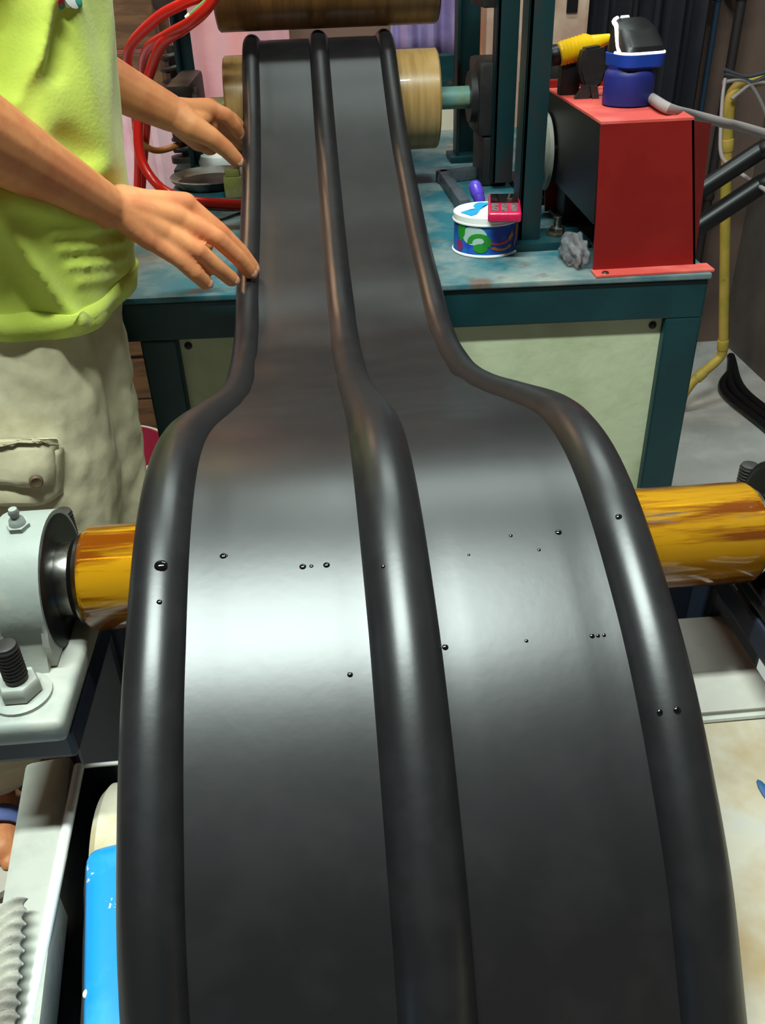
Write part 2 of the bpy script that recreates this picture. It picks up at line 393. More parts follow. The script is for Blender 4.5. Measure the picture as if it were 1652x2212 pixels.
def bearing(xc, paint, label, face):
    t = thing('pillow_bearing', label, 'bearing', (xc, RY, RZ - .043))
    bm = nb(); w2 = .0135; Ro = .041
    # housing outline in the Y-Z plane: round top flowing into flared foot
    out = []
    for k in range(25):
        a = -PI * .08 + (PI + 2 * PI * .08) * k / 24
        out.append((RY + Ro * math.cos(a), RZ + Ro * math.sin(a)))
    out += [(RY - .047, RZ - .030), (RY + .047, RZ - .030)]
    prism(bm, [(xc - w2, y, z) for y, z in out], (2 * w2, 0, 0))
    bmesh.ops.bevel(bm, geom=[e for e in bm.edges if abs((e.verts[0].co - e.verts[1].co).x) < 1e-5], offset=.0035, segments=2, affect='EDGES')
    h = obj('housing', bm, paint, t)
    bm = nb(); box(bm, (xc, RY, RZ - .0355), (.050, .168, .0155), bev=.005, seg=3); obj('foot', bm, paint, t)
    for s in (-1, 1):
        bm = nb(); X = xc + s * (w2 + .0005)
        lathe(bm, (X - s * .004, RY, RZ), (s, 0, 0), [(.0385, 0), (.0385, .004), (.036, .0052), (.024, .0045), (.020, .004)], 40, cap=False); obj('seal_shade_ring', bm, BLACK, t, label='black bearing seal widened to shade the housing face')  # seal widened so its black puts shade into the whole side face
        bm = nb(); lathe(bm, (X, RY, RZ), (s, 0, 0), [(.0215, 0), (.0215, .008), (.020, .0095), (.0128, .0095)], 40, cap=False); obj('inner_collar', bm, STEEL, t, label='bright steel inner collar')
    bm = nb(); c = Vector((xc, RY - .004, RZ + Ro - .001))
    lathe(bm, c, (0, -.08, 1), [(.0062, -.003), (.0062, .003)], 6); lathe(bm, c, (0, -.08, 1), [(.0045, .003), (.004, .006), (.0022, .008), (.003, .0105), (.0022, .013), (0, .0135)], 16)
    obj('grease_nipple', bm, GREYP if paint is GREYP else STEEL, t)
    for s in (-1, 1):
        c = Vector((xc, RY + s * .062, RZ - .028))
        bm = nb(); lathe(bm, c, (0, 0, 1), [(.006, 0), (.0155, 0), (.0155, .0022), (.0135, .003), (.006, .003)], 32); wsh = obj('washer', bm, GREYP, t)
        bm = nb(); hexnut(bm, c + Vector((0, 0, .003)), .0112, .009); obj('nut', bm, GREYBAR, t)
        bm = nb(); cyl(bm, c + Vector((0, 0, .011)), c + Vector((0, 0, .036)), .0058, n=20, bev=.001)
        for q in range(9):
            z = .014 + q * .0023; lathe(bm, c + Vector((0, 0, z)), (0, 0, 1), [(.0056, 0), (.0063, .0011), (.0056, .0022)], 18, cap=False)
        obj('stud', bm, DARK, t)
    return t
bearing(-.1745, GREYP, 'dusty grey pillow block bearing with grease nipple and bolted foot', 1)
bearing(.266, BLACKM, 'black pillow block bearing at the end of the amber roller', -1)

# machine frame carrying the bearings
fr = thing('roller_support', 'dark blue steel support under the amber roller and its bearings', 'frame', (.05, .4, 0))
DBL = M('dark_blue_paint', (34, 40, 54), .45, c2=(58, 50, 46), scale=14, lo=.55, hi=.7, bump=.05)
for xc, yb0 in ((-.1745, .330), (.266, .352)):
    obj('beam', bx((xc - .026, yb0, .818), (xc + .024, .52, RZ - .0435), .003), DBL, fr, smooth=False)
    for y in (.452, .502): obj('leg', bx((xc - .024, y - .018, 0), (xc + .022, y + .018, .818), .003), DBL, fr, smooth=False)
obj('shade_plate', bx((-.152, .462, .16), (.252, .470, .812), .001), DBL, fr, smooth=False)  # added dark plate standing in for the shade below the roller
obj('cross_beam', bx((-.16, .472, .70), (.256, .515, .76), .003), DBL, fr, smooth=False)

# silver bar, tray with bright rim, blue rail and cream drum on the left of the strip
zb = .772
P1, P2, P3, P4 = atz(50, 1648, zb), atz(158, 1626, zb), atz(100, 2100, zb), atz(-22, 2080, zb)
dirn = ((P3 - P2).normalized() + (P4 - P1).normalized()).normalized()
bm = nb(); a, b = P1, P2; wdt = (P2 - P1).length
mid = (P1 + P2) / 2; nrm = Vector((0, 0, 1)); side = dirn.cross(nrm).normalized()
def along(bm, start, L, w_, h_, bev, ztop):
    c = start + dirn * L / 2; ang = math.atan2(dirn.y, dirn.x)
    box(bm, (c.x, c.y, ztop - h_ / 2), (L, w_, h_), Matrix.Rotation(ang, 3, 'Z'), bev)
along(bm, mid, .30, wdt * .96, .03, .0045, zb)
bar = solo('support_bar', bm, GREYBAR, 'rounded silver painted steel bar in front of the grey bearing', 'steel bar')
tr = thing('cooling_tray', 'shiny stainless tray with bright rolled rim beside the silver bar', 'tray', (0, .2, .62))
zr = .770
A = atz(171, 1656, zr); B = atz(60, 2212, zr); Bx = A + (B - A) * 1.75
bm = nb(); tube(bm, [A, (A + Bx) / 2, Bx], .0032, 12, 1); obj('rim', bm, CHROME, tr, label='bright polished rim')
Cn = Vector((.14, A.y + .004, zr))
bm = nb(); tube(bm, [A, (A + Cn) / 2, Cn], .0014, 10, 1); obj('rim', bm, CHROME, tr, label='bright polished rim')
TRAYM = M('tray_steel', (90, 96, 104), .25, .9, c2=(60, 62, 66), scale=12)
bm = nb(); d = Vector((0, 0, -.15)); prism(bm, [A, Bx, Bx + d, A + d], (.0016, 0, 0)); obj('side_wall', bm, TRAYM, tr, smooth=False)
bm = nb(); prism(bm, [A, Cn, Cn + d, A + d], (0, .0016, 0)); obj('end_wall', bm, TRAYM, tr, smooth=False)
bm = nb(); prism(bm, [A + d, Cn + d, Vector((.14, Bx.y, Bx.z)) + d, Bx + d], (0, 0, -.002)); obj('floor_plate', bm, TRAYM, tr, smooth=False)
# cream drum
dc = Vector((-.150, .325, .738)); dr = .0415
dm = thing('cream_drum', 'cream coloured drum end behind the blue rail under the strip', 'drum', (0, dc.y, dc.z - dr))
bm = nb(); lathe(bm, (-.1505, dc.y, dc.z), (1, 0, 0), [(dr * .55, 0), (dr - .004, 0), (dr, .004), (dr, .24), (dr - .004, .244), (dr * .55, .244)], 64); obj('shell', bm, CREAM, dm)
bm = nb(); cyl(bm, (-.156, dc.y, dc.z), (.118, dc.y, dc.z), .012, n=24); obj('axle', bm, STEEL, dm)
# blue rail
zbl = .782
b0, b1 = atz(181, 1818, zbl), atz(174, 2212, zbl)
bd = (b1 - b0); bd.normalize()
bl = thing('blue_rail', 'chipped bright blue painted steel rail beside the rubber strip', 'rail', (b0.x, b0.y, .66))
bm = nb(); r0 = .030
ctr = Vector((b0.x + .017, b0.y, zbl - .022))
box(bm, ctr + bd * .17, (.034, .34, .045), Matrix.Rotation(math.atan2(-bd.x, bd.y) + PI, 3, 'Z'), .010, 4)
obj('rail_body', bm, BLUE, bl)
bm = nb(); tube(bm, [b0 + Vector((.0, -.004, -.016)), b0 + bd * .15 + Vector((-.002, 0, -.018)), b0 + bd * .33 + Vector((0, 0, -.016))], .0022, 8, 10, rfun=lambda t: .0018 + .0008 * math.sin(t * 90) ** 2)
obj('weld_bead', bm, DARK, bl, label='rough weld bead along the rail')
bm = nb(); ellipsoid(bm, atz(178, 2140, zbl) + Vector((.001, 0, -.003)), (.0016, .0022, .0016), None, 12, 8); obj('rivet', bm, CHROME, bl)
# legs for the rail and bar stand on the tray; rag over the bar
rg = nb(); R0 = atz(-35, 2000, .79); n1, n2 = 150, 40; g = []
for i in range(n1):
    row = []
    for j in range(n2):
        u, v = i / (n1 - 1), j / (n2 - 1)
        q = atz(-60 + 118 * v + 5 * math.sin(2 * PI * (u * 13 + 1.3)) * v - 26 * u, 1985 + 330 * u - 40 * v * (1 - u), .782)
        hh = .004 + .0034 * (.5 + .5 * math.sin(2 * PI * (u * 13 + v * 1.3))) ** .7 + .0008 * math.sin(u * 17 + 5 * v)
        hh *= 1 - .75 * max(0, (v - .75) / .25) ** 2
        row.append(rg.verts.new(q + Vector((0, 0, hh))))
    g.append(row)
for i in range(n1 - 1):
    for j in range(n2 - 1): rg.faces.new((g[i][j], g[i + 1][j], g[i + 1][j + 1], g[i][j + 1]))
ragm = solo('cotton_rag', rg, RAG, 'crumpled ribbed grey cotton rag lying on the silver bar', 'rag')
sm = ragm.modifiers.new('thick', 'SOLIDIFY'); sm.thickness = .004; sm.offset = -1

# bed on the right of the strip
bd_ = thing('machine_bed', 'dusty cream sheet metal machine bed right of the rubber strip', 'machine bed', (.2, .2, 0))
obj('top_sheet', bx((.1535, -.12, .775), (.36, .348, .787), .001), BED, bd_, smooth=False)
obj('body', bx((.156, -.115, .0), (.355, .30, .775), .004), BED, bd_, smooth=False)
bm = nb(); tube(bm, [(.156, .3472, .7875), (.235, .3476, .7882), (.256, .3476, .7882)], .0022, 8, 4); obj('weld_seam', bm, GREYBAR, bd_)
bm = nb(); q = atz(1657, 1715, .7875); ellipsoid(bm, q, (.003, .010, .0008), Matrix.Rotation(.1, 3, 'Z'), 12, 6); obj('paint_smear', bm, M('smear_blue', (30, 70, 110), .5), bd_, label='blue paint smear')
for x, y in ((.17, -.1), (.17, .3)): pass
cp = thing('cover_plate', 'flat taupe grey steel cover plate behind the cream machine bed', 'cover plate', (.15, .39, .776))
obj('plate', bx((.10, .3490, .786), (.2525, .433, .793), .001), TAUPE, cp, smooth=False)
obj('skirt', bx((.102, .3495, .70), (.2515, .432, .786), .001), TAUPE, cp, smooth=False)

# ------------------------------------------------------------------ table
TZ = .80; TR = math.radians(-2.2)
T0 = Vector((.11, 1.113, 0))
tb = thing('work_table', 'teal painted steel work table with a cream front panel', 'table', T0, TR)
def tbx(name, lo, hi, mat, bev=.003, label=None): return obj(name, bx(lo, hi, bev), mat, tb, smooth=False, local=True, label=label)
tx0, tx1, td = -.415, .402, 1.12
tbx('top', (tx0, 0, TZ - .008), (tx1, td, TZ), TEAL_TOP, .002, 'dusty teal table top')
tbx('front_rail', (tx0 + .002, .004, TZ - .062), (tx1 - .002, .05, TZ - .008), TEAL)
tbx('back_rail', (tx0 + .002, td - .05, TZ - .062), (tx1 - .002, td - .004, TZ - .008), TEAL)
for x in (tx0 + .002, tx1 - .05): tbx('side_rail', (x, .05, TZ - .062), (x + .048, td - .05, TZ - .008), TEAL)
for x in (-.368, tx1 - .052):
    for y in (.004, td - .054): tbx('leg', (x, y, 0), (x + .05, y + .05, TZ - .062), TEAL)
tbx('low_rail', (-.318, .01, .16), (tx1 - .052, .05, .20), TEAL)
tbx('front_panel', (-.318, .016, .20), (tx1 - .052, .022, TZ - .062), CREAM_PANEL, .001, 'cream painted front panel')
for x, z in ((-.306, TZ - .075), (tx1 - .065, TZ - .075)):
    bm = nb(); lathe(bm, (x, .016, z), (0, -1, 0), [(.0055, 0), (.005, .002), (.003, .0034), (0, .0038)], 16, cap=False); obj('screw', bm, DARK, tb, local=True)

# ------------------------------------------------------------------ puller rollers and stand
PY, PR, PZ1, PZ2 = 1.685, .082, .9450, 1.144
def puller(z, label, x0=-.150, x1=.218, mat=TAN):
    t = thing('puller_roller', label, 'roller', (.03, PY, z - PR))
    bm = nb(); lathe(bm, (x0, PY, z), (1, 0, 0), [(.03, 0), (PR - .003, 0), (PR, .003), (PR, x1 - x0 - .003), (PR - .003, x1 - x0), (.03, x1 - x0)], 72); obj('drum', bm, mat, t)
    bm = nb(); cyl(bm, (-.250, PY, z), (.345, PY, z), .0185, n=32, bev=.002); obj('shaft', bm, M('shaft_worn', (120, 160, 150), .4, .3, c2=(170, 164, 100), scale=26), t, label='worn pale green shaft')
    return t
puller(PZ1, 'lower tan puller roller beneath the rubber strip')
puller(PZ2, 'upper puller roller, tan darkened for shade and dirt, pressing on top of the rubber strip', mat=M('tan_roller_shaded', (124, 88, 46), .4, c2=(104, 72, 36), scale=14, stretch=(6, .6, .6), coat=.1))  # darker copy of the tan, underside shade and dirt in its colour

def angle_iron(bm, x, y, z0, z1, wx, wy, th=.006, sx=1, sy=1):
    box(bm, (x + sx * wx / 2, y + sy * th / 2, (z0 + z1) / 2), (wx, th, z1 - z0), bev=.001)
    box(bm, (x + sx * th / 2, y + sy * wy / 2, (z0 + z1) / 2), (th, wy, z1 - z0), bev=.001)
def stand(side, label):
    xc = .017 + side * .295
    t = thing('roller_stand', label, 'stand', (xc, PY, TZ))
    xi = xc - .03
    for y, sy in ((1.252, 1), (1.905, -1)):
        bm = nb(); angle_iron(bm, xi if side > 0 else xi + .06, y, TZ + .012, 1.62, .032 if y < 1.5 else .05, .045, .006, 1 if side > 0 else -1, sy)
        obj('upright', bm, TEAL_POST, t)
        bm = nb(); yy = y + sy * .02; box(bm, (xi + .045, yy + .0, TZ + .006), (.115, .075, .012), bev=.002); fp = obj('foot_plate', bm, TEAL, t)
        for dx in (.062,):
            c = Vector((xi + dx, yy - .0, TZ + .012)); bm = nb(); lathe(bm, c, (0, 0, 1), [(.006, 0), (.017, 0), (.017, .002), (.006, .0025)], 24); obj('washer', bm, STEEL, t)
            bm = nb(); hexnut(bm, c + Vector((0, 0, .002)), .0115, .009); cyl(bm, c + Vector((0, 0, .010)), c + Vector((0, 0, .026)), .006, n=16, bev=.001); obj('bolt', bm, STEEL, t)
    bm = nb(); angle_iron(bm, xc - .002 if side > 0 else xc + .002, 1.61, TZ + .012, 1.62, .036, .04, .006, side, 1); obj('upright', bm, TEAL_POST, t)
    obj('top_bridge', bx((xi, 1.25, 1.62), (xi + .062, 1.91, 1.66), .003), TEAL, t, smooth=False)
    for z in (PZ1, PZ2):
        bm = nb(); box(bm, (xc, PY + .012, z), (.05, .115, .12), bev=.008)
        lathe(bm, (xc - side * .036, PY, z), (side, 0, 0), [(.02, 0), (.042, 0), (.042, .02)], 32); obj('bearing_block', bm, DARK, t)
    bm = nb(); cyl(bm, (xc, PY, PZ2 + .06), (xc, PY, 1.74), .009, n=16); obj('pressure_screw', bm, STEEL, t)
    bm = nb(); lathe(bm, (xc, PY, 1.74), (0, 0, 1), [(.02, 0), (.02, .03), (.012, .036)], 6); obj('screw_head', bm, STEEL, t)
    bm = nb(); box(bm, (xc + side * .008, PY + .01, (TZ + PZ1 - .06) / 2), (.046, .11, PZ1 - .06 - TZ - .002), bev=.004); obj('block_support', bm, DARK, t)
    return t
stand(1, 'teal angle iron roller stand beside the red guard')
ls = thing('roller_stand', 'single teal upright stand behind the man\'s arms', 'stand', (-.235, 1.88, TZ))
bm = nb(); angle_iron(bm, -.256, 1.905, TZ + .012, 1.62, .030, .040, .006, 1, -1); obj('upright', bm, TEAL_POST, ls)
bm = nb(); box(bm, (-.24, 1.89, TZ + .006), (.10, .06, .012), bev=.002); obj('foot_plate', bm, TEAL, ls)
for z in (PZ1, PZ2):
    bm = nb(); box(bm, (-.229, 1.752, z), (.042, .222, .09), bev=.008); lathe(bm, (-.200, PY, z), (-1, 0, 0), [(.02, 0), (.036, 0), (.036, .02)], 32); obj('bearing_block', bm, DARK, ls)
bm = nb(); box(bm, (-.22, 1.76, 1.64), (.05, .25, .04), bev=.003); obj('top_bridge', bm, TEAL, ls)
bm = nb(); cyl(bm, (-.229, PY, PZ2 + .045), (-.229, PY, 1.70), .009, n=16); obj('pressure_screw', bm, STEEL, ls)
# motor and gearbox in the gap of the right-hand stand
bm = nb(); g1, g2 = atX(1279, 482, .354), atX(1206, 402, .357); kz = lambda y: g1.z + (g2.z - g1.z) * (y - g1.y) / (g2.y - g1.y)
DARK_SIDE = [(.3535, 1.131, kz(1.131)), (.3505, 1.131, .9845), (.356, 1.436, .9845), (.3585, 1.436, kz(1.436))]
gbx = thing('gearbox', 'black gearbox between the teal uprights and the red guard', 'gearbox', (.40, 1.6, TZ))
bm = nb(); box(bm, (.405, 1.595, TZ + .09), (.085, .17, .18), bev=.012); box(bm, (.405, 1.595, TZ + .006), (.11, .21, .012), bev=.002); obj('case', bm, DARK, gbx)
bm = nb(); lathe(bm, (.405, 1.56, TZ + .17), (0, 0, 1), [(.036, 0), (.036, .05), (.028, .062), (0, .064)], 32); obj('cap', bm, BLACK, gbx)
bm = nb(); box(bm, (.357, 1.54, TZ + .13), (.004, .06, .05), Matrix.Rotation(.5, 3, 'X'), .001); obj('name_plate', bm, TAUPE, gbx, label='pale blank plate')
bm = nb(); ellipsoid(bm, (.361, 1.53, TZ + .092), (.004, .005, .005), None, 12, 8); obj('indicator', bm, M('green_glass', (30, 160, 50), .2), gbx, label='small green sight glass')
pul = thing('belt_pulley', 'pale grey belt pulley half hidden inside the red guard', 'pulley', (.37, 1.43, TZ))
bm = nb(); lathe(bm, (.328, 1.405, .902), (1, 0, 0), [(.012, 0), (.012, .004), (.050, .004), (.056, .0), (.056, .006), (.047, .012), (.056, .018), (.056, .024), (.012, .020)], 48); obj('wheel', bm, GREYP, pul)
bm = nb(); cyl(bm, (.310, 1.405, .902), (.43, 1.405, .902), .011, n=24, bev=.001); obj('axle', bm, STEEL, pul)
for k in range(3):
    a = k * 2.1 + .4; bm = nb(); hexnut(bm, (.333, 1.405 + .03 * math.cos(a), .902 + .03 * math.sin(a)), .005, .003, (-1, 0, 0)); obj('bolt', bm, STEEL, pul)
bm = nb(); box(bm, (.395, 1.400, .850), (.03, .05, .09), bev=.004); box(bm, (.395, 1.400, .805), (.05, .06, .01), bev=.002); obj('bracket', bm, DARK, pul)

# ------------------------------------------------------------------ red guard
rgd = thing('red_guard', 'red sheet metal belt guard box bolted to the table', 'guard', (.43, 1.28, TZ))
yf, yb = 1.128, 1.44; zt = .985
bf, tfv = (.359, .4995), (.350, .467)          # bottom and top x range of the front sheet
th = .003
def sheet(bm, p, ext): prism(bm, p, ext)
bm = nb(); sheet(bm, [(bf[0], yf, TZ + .003), (bf[1], yf, TZ + .003), (tfv[1], yf, zt), (tfv[0], yf, zt)], (0, th, 0)); obj('front_sheet', bm, RED, rgd, smooth=False)
bm = nb(); sheet(bm, [(tfv[0], yf, zt), (tfv[1], yf, zt), (tfv[1] + .025, yb, zt), (tfv[0] + .006, yb, zt)], (0, 0, th)); obj('top_sheet', bm, RED_LIT, rgd, smooth=False)
bm = nb(); sheet(bm, [(bf[1], yf, TZ + .003), (tfv[1], yf, zt), (tfv[1] + .025, yb, zt), (bf[1] + .02, yb, TZ + .003)], (-th, 0, 0)); obj('side_sheet', bm, RED, rgd, smooth=False)
bm = nb(); sheet(bm, [(.366, yb, TZ + .003), (bf[1] + .02, yb, TZ + .003), (tfv[1] + .025, yb, zt), (tfv[0] + .006, yb, zt)], (0, -th, 0)); obj('back_sheet', bm, RED, rgd, smooth=False)
bm = nb(); sheet(bm, DARK_SIDE, (.002, 0, 0)); obj('added_dark_sheet', bm, BLACK, rgd, smooth=False, label='black sheet added to darken the inside of the red guard')  # black sheet stands for the dark of the open guard interior
bm = nb(); B_ = atY(1536, 266, 1.165); sheet(bm, [(tfv[1] - .001, yf + .001, zt - .001), B_, (bf[1] - .001, yf + .001, TZ + .006)], (-.001, .002, 0)); obj('side_gusset', bm, RED, rgd, smooth=False)
bm = nb(); box(bm, (.4365, 1.1175, TZ + .0018), (.160, .028, .0036), bev=.0008); fl = obj('flange', bm, RED_LIT, rgd, smooth=False)
bm = nb(); lathe(bm, (.371, 1.112, TZ + .0036), (0, 0, 1), [(.005, 0), (.004, .002), (0, .0028)], 14, cap=False); obj('screw', bm, STEEL, rgd)
bm = nb(); box(bm, (.424, yb - .006, zt + .008), (.135, .012, .012), bev=.002); obj('back_lip', bm, RED, rgd, smooth=False)

bm = nb(); r = bmesh.ops.create_icosphere(bm, subdivisions=4, radius=1.0)
for v in bm.verts:
    n_ = noise.noise(v.co * 2.2) * .38 + noise.noise(v.co * 5.0) * .12; k = 1 + n_
    v.co = Vector((.3455 + .0165 * v.co.x * min(k, 1.2), 1.178 + .040 * v.co.y * k, max(TZ, TZ + .016 + .022 * v.co.z * k)))
solo('plastic_bag', bm, M('clear_film', (214, 208, 212), .2, trans=.85, ior=1.2), 'crumpled clear plastic bag tucked beside the red guard', 'bag', auto=False)
# ------------------------------------------------------------------ blue jar with black hood, dark bow, yellow torch
jz = zt + th
jc = Vector((.4190, 1.246, jz))
jr = thing('blue_jar', 'blue plastic jar with an open black hood edged in bright white on the red guard', 'jar', jc)
bm = nb(); lathe(bm, jc, (0, 0, 1), [(0, 0), (.0295, 0), (.0328, .002), (.0332, .014), (.0332, .036), (.0318, .041), (.0290, .044), (.0290, .050)], 40); obj('jar_body', bm, BLUEJ, jr)
def quad_ring(c, sx, sy, rot, k=8, rad=.35):
    out = []
    for q in range(32):
        a = 2 * PI * q / 32; ca, sa = math.cos(a), math.sin(a)
        p = 4.5; rr = (abs(ca) ** p + abs(sa) ** p) ** (-1 / p)
        out.append(Vector(c) + rot @ Vector((sx * rr * ca, sy * rr * sa, 0)))
    return out
rotc = Matrix.Rotation(math.radians(14), 3, 'Z')
def ringloft(rings, cap0=True, cap1=True):
    bm = nb(); V = [[bm.verts.new(p) for p in r] for r in rings]
    for A, B in zip(V, V[1:]):
        for i in range(len(A)):
            j = (i + 1) % len(A); bm.faces.new((A[i], A[j], B[j], B[i]))
    if cap0: bm.faces.new(V[0][::-1])
    if cap1: bm.faces.new(V[-1])
    return bm
c1 = jc + Vector((.004, 0, .0))
obj('collar', ringloft([quad_ring(c1 + Vector((0, 0, z)), s, s, rotc) for z, s in ((.046, .0285), (.048, .0315), (.062, .0325), (.063, .0305))]), BLUEC, jr)
tilt = Matrix.Rotation(math.radians(14), 3, 'Z') @ Matrix.Rotation(math.radians(24), 3, 'X')
hood = [quad_ring(c1 + Vector((0, 0, .062)), .0305, .0305, rotc), quad_ring(c1 + Vector((0, .003, .071)), .0298, .0298, rotc), quad_ring(c1 + Vector((.001, .014, .091)), .0265, .021, tilt), quad_ring(c1 + Vector((.001, .015, .094)), .022, .016, tilt)]
obj('hood', ringloft(hood), BLACK, jr)
WGLOW = M('white_rim_glow', (255, 255, 255), .25, emit=(1, 1, 1, 1.6))  # emission paints the light caught by the reflective rim as a glow
e0 = hood[0]
bm = nb(); pts = [e0[q % 32] + Vector((0, 0, .0015)) for q in range(16, 31)]; tube(bm, pts, .0017, 8, 2); obj('white_rim', bm, WGLOW, jr, label='white reflective rim with painted-in glow')
bm = nb(); pts = [hood[0][q] * (1 - t) + hood[2][q] * t for q, t in ((18, .05), (17, .35), (16, .75), (15, 1.0), (13, 1.02), (11, 1.02))]; tube(bm, pts, .0028, 8, 3); obj('white_rim', bm, WGLOW, jr, label='white reflective rim with painted-in glow')
bm = nb(); pts = [hood[2][q] + Vector((0, 0, .001)) for q in (10, 9, 8)]; tube(bm, pts, .0022, 8, 3); obj('white_rim', bm, WGLOW, jr, label='white reflective rim with painted-in glow')
# dark bow cloth
bw = nb(); P = lambda x, y, Y=1.30: atY(x, y, Y)
def plate_px(pts, Y, th_): 
    bm = nb(); prism(bm, [atY(x, y, Y) for x, y in pts], (0, th_, 0)); return bm
bow = thing('dark_cloth_bow', 'dark knotted cloth with two pointed tails leaning beside the blue jar', 'cloth', (.39, 1.33, jz))
bm = plate_px([(1262, 105), (1302, 98), (1310, 150), (1302, 180), (1284, 196), (1262, 190), (1250, 150)], 1.315, .022); bmesh.ops.bevel(bm, geom=bm.edges[:], offset=.003, segments=2, affect='EDGES'); obj('cloth_body', bm, DARK, bow)
bm = plate_px([(1262, 184), (1285, 184), (1272, 212), (1258, 215), (1240, 217)], 1.31, .010); obj('cloth_tail', bm, DARK, bow, smooth=False)
bm = plate_px([(1274, 186), (1291, 186), (1294, 219), (1280, 215)], 1.306, .010); obj('cloth_tail', bm, DARK, bow, smooth=False)
# yellow torch
yt = thing('yellow_torch', 'yellow ribbed plastic torch lying behind the black hood', 'torch', atY(1250, 130, 1.36))
a, b = atY(1206, 118, 1.355), atY(1264, 100, 1.355); ax = (b - a)
pr = [(0, 0), (.013, 0), (.0155, .002)] + [(.0155 + (.0012 if k % 2 else 0), .004 + .0026 * k) for k in range(14)] + [(.0155, .042), (.012, .048)]
bm = nb(); lathe(bm, a, ax, pr, 28); obj('ribbed_head', bm, YELLOW, yt)
bm = nb(); c = a + ax.normalized() * .046; e = atY(1306, 86, 1.355); cyl(bm, c, e + (e - c) * .35, .0125, .006, 20); obj('handle', bm, YELLOW, yt)
bm = nb(); cyl(bm, a - ax.normalized() * .012, a + ax.normalized() * .002, .0135, n=24, bev=.002); obj('lens_cap', bm, BLACK, yt)
bm = nb(); q = (a + b) / 2; box(bm, (q.x, q.y + .004, (q.z - .016 + jz) / 2), (.028, .02, q.z - .016 - jz), bev=.002); obj('cradle', bm, BLACK, yt)

# ------------------------------------------------------------------ things on the table
cn = Vector((.2365, 1.262, TZ)); cr = .0465; chh = .056
can = thing('candy_tin', 'round white lidded tin with a colourful printed side', 'tin', cn)
bm = nb(); lathe(bm, cn, (0, 0, 1), [(0, 0), (cr + .0005, 0), (cr + .0018, .0015), (cr + .0005, .003), (cr, .004), (cr, chh - .012), (cr - .002, chh - .011)], 64)
obj('tin_body', bm, M('print_blue', (34, 96, 176), .35, c2=(30, 60, 160), scale=26), can, label='blue printed tin side')
bm = nb(); lathe(bm, cn, (0, 0, 1), [(cr + .0006, .0), (cr + .0024, .001), (cr + .0024, .0028), (cr + .0006, .004)], 64, cap=False); obj('base_rim', bm, WHITE, can)
bm = nb(); lathe(bm, cn, (0, 0, 1), [(cr + .0008, chh - .0125), (cr + .0022, chh - .0118), (cr + .0022, chh - .0100), (cr + .0012, chh - .0092), (cr + .0010, chh - .0012), (cr - .0005, chh), (cr - .003, chh - .0006), (0, chh - .0006)], 64, cap=False); obj('lid', bm, WHITE, can)
def cyl_patch(name, outline, mat, lift):
    # outline of (angle in degrees, height) wrapped on the tin side
    bm = nb(); vs = [bm.verts.new((a, z, 0)) for a, z in outline]; bm.faces.new(vs)
    bmesh.ops.triangulate(bm, faces=bm.faces[:])
    for _ in range(3): bmesh.ops.subdivide_edges(bm, edges=[e for e in bm.edges if abs(e.verts[0].co.x - e.verts[1].co.x) > 6], cuts=1); bmesh.ops.triangulate(bm, faces=bm.faces[:])
    for v in bm.verts:
        a, z = math.radians(v.co.x), v.co.y; v.co = cn + Vector(((cr + lift) * math.cos(a), (cr + lift) * math.sin(a), z))
    return obj(name, bm, mat, can, smooth=False)
def blob(c0, z0, ra, rz, n=18, a0=0, a1=360): return [(c0 + ra * math.cos(math.radians(a0 + (a1 - a0) * k / n)), z0 + rz * math.sin(math.radians(a0 + (a1 - a0) * k / n))) for k in range(n)]
def arc(c0, z0, ra, rz, a0, a1, wz, n=14):
    o = [(c0 + ra * math.cos(math.radians(a0 + (a1 - a0) * k / n)), z0 + rz * math.sin(math.radians(a0 + (a1 - a0) * k / n))) for k in range(n + 1)]
    i = [(c0 + ra * (1 - wz) * math.cos(math.radians(a0 + (a1 - a0) * k / n)), z0 + rz * (1 - wz) * math.sin(math.radians(a0 + (a1 - a0) * k / n))) for k in range(n + 1)]
    return o + i[::-1]
PGREEN, PRED, PORANGE, PMAG = (M('print_' + n_, c_, .35) for n_, c_ in (('green', (40, 140, 40)), ('red', (200, 40, 60)), ('orange', (190, 110, 40)), ('magenta', (150, 40, 100))))
PGREY = M('print_grey', (170, 196, 190), .35)
cyl_patch('print_patch', blob(238, .030, 24, .013), PGREY, .0003)
cyl_patch('print_patch', arc(248, .021, 22, .013, -30, 190, .45), PGREEN, .0006)
cyl_patch('print_patch', blob(251, .0135, 13, .0065), PGREEN, .0006)
cyl_patch('print_patch', [(203, .044), (222, .044), (220, .030), (212, .020), (203, .026)], PGREEN, .0005)
cyl_patch('print_patch', blob(207, .014, 9, .008), PMAG, .0006)
cyl_patch('print_patch', arc(283, .031, 30, .014, 195, 330, .25), PRED, .0005)
cyl_patch('print_patch', [(302, .026), (312, .036), (312, .030), (318, .030), (311, .024), (306, .020)], PORANGE, .0007)
cyl_patch('print_patch', [(322, .042), (336, .042), (330, .026), (322, .012), (316, .010), (322, .024)], PORANGE, .0006)
cyl_patch('print_patch', arc(290, .016, 22, .007, 190, 350, .4), PORANGE, .0005)
PCYAN = M('print_cyan', (40, 160, 214), .35)
def lid_shape(pts):
    bm = nb(); prism(bm, [atz(x, y, TZ + chh) for x, y in pts], (0, 0, .0004)); bmesh.ops.triangulate(bm, faces=[f for f in bm.faces if len(f.verts) > 4]); return obj('lid_print', bm, PCYAN, can, smooth=False, label='cyan printed swirl')
lid_shape([(995, 459), (1010, 454), (1024, 455), (1032, 449), (1036, 454), (1030, 462), (1018, 466), (1008, 463)])
lid_shape([(1026, 440), (1036, 437), (1046, 438), (1058, 437), (1052, 443), (1042, 444), (1036, 453), (1029, 450), (1022, 446)])
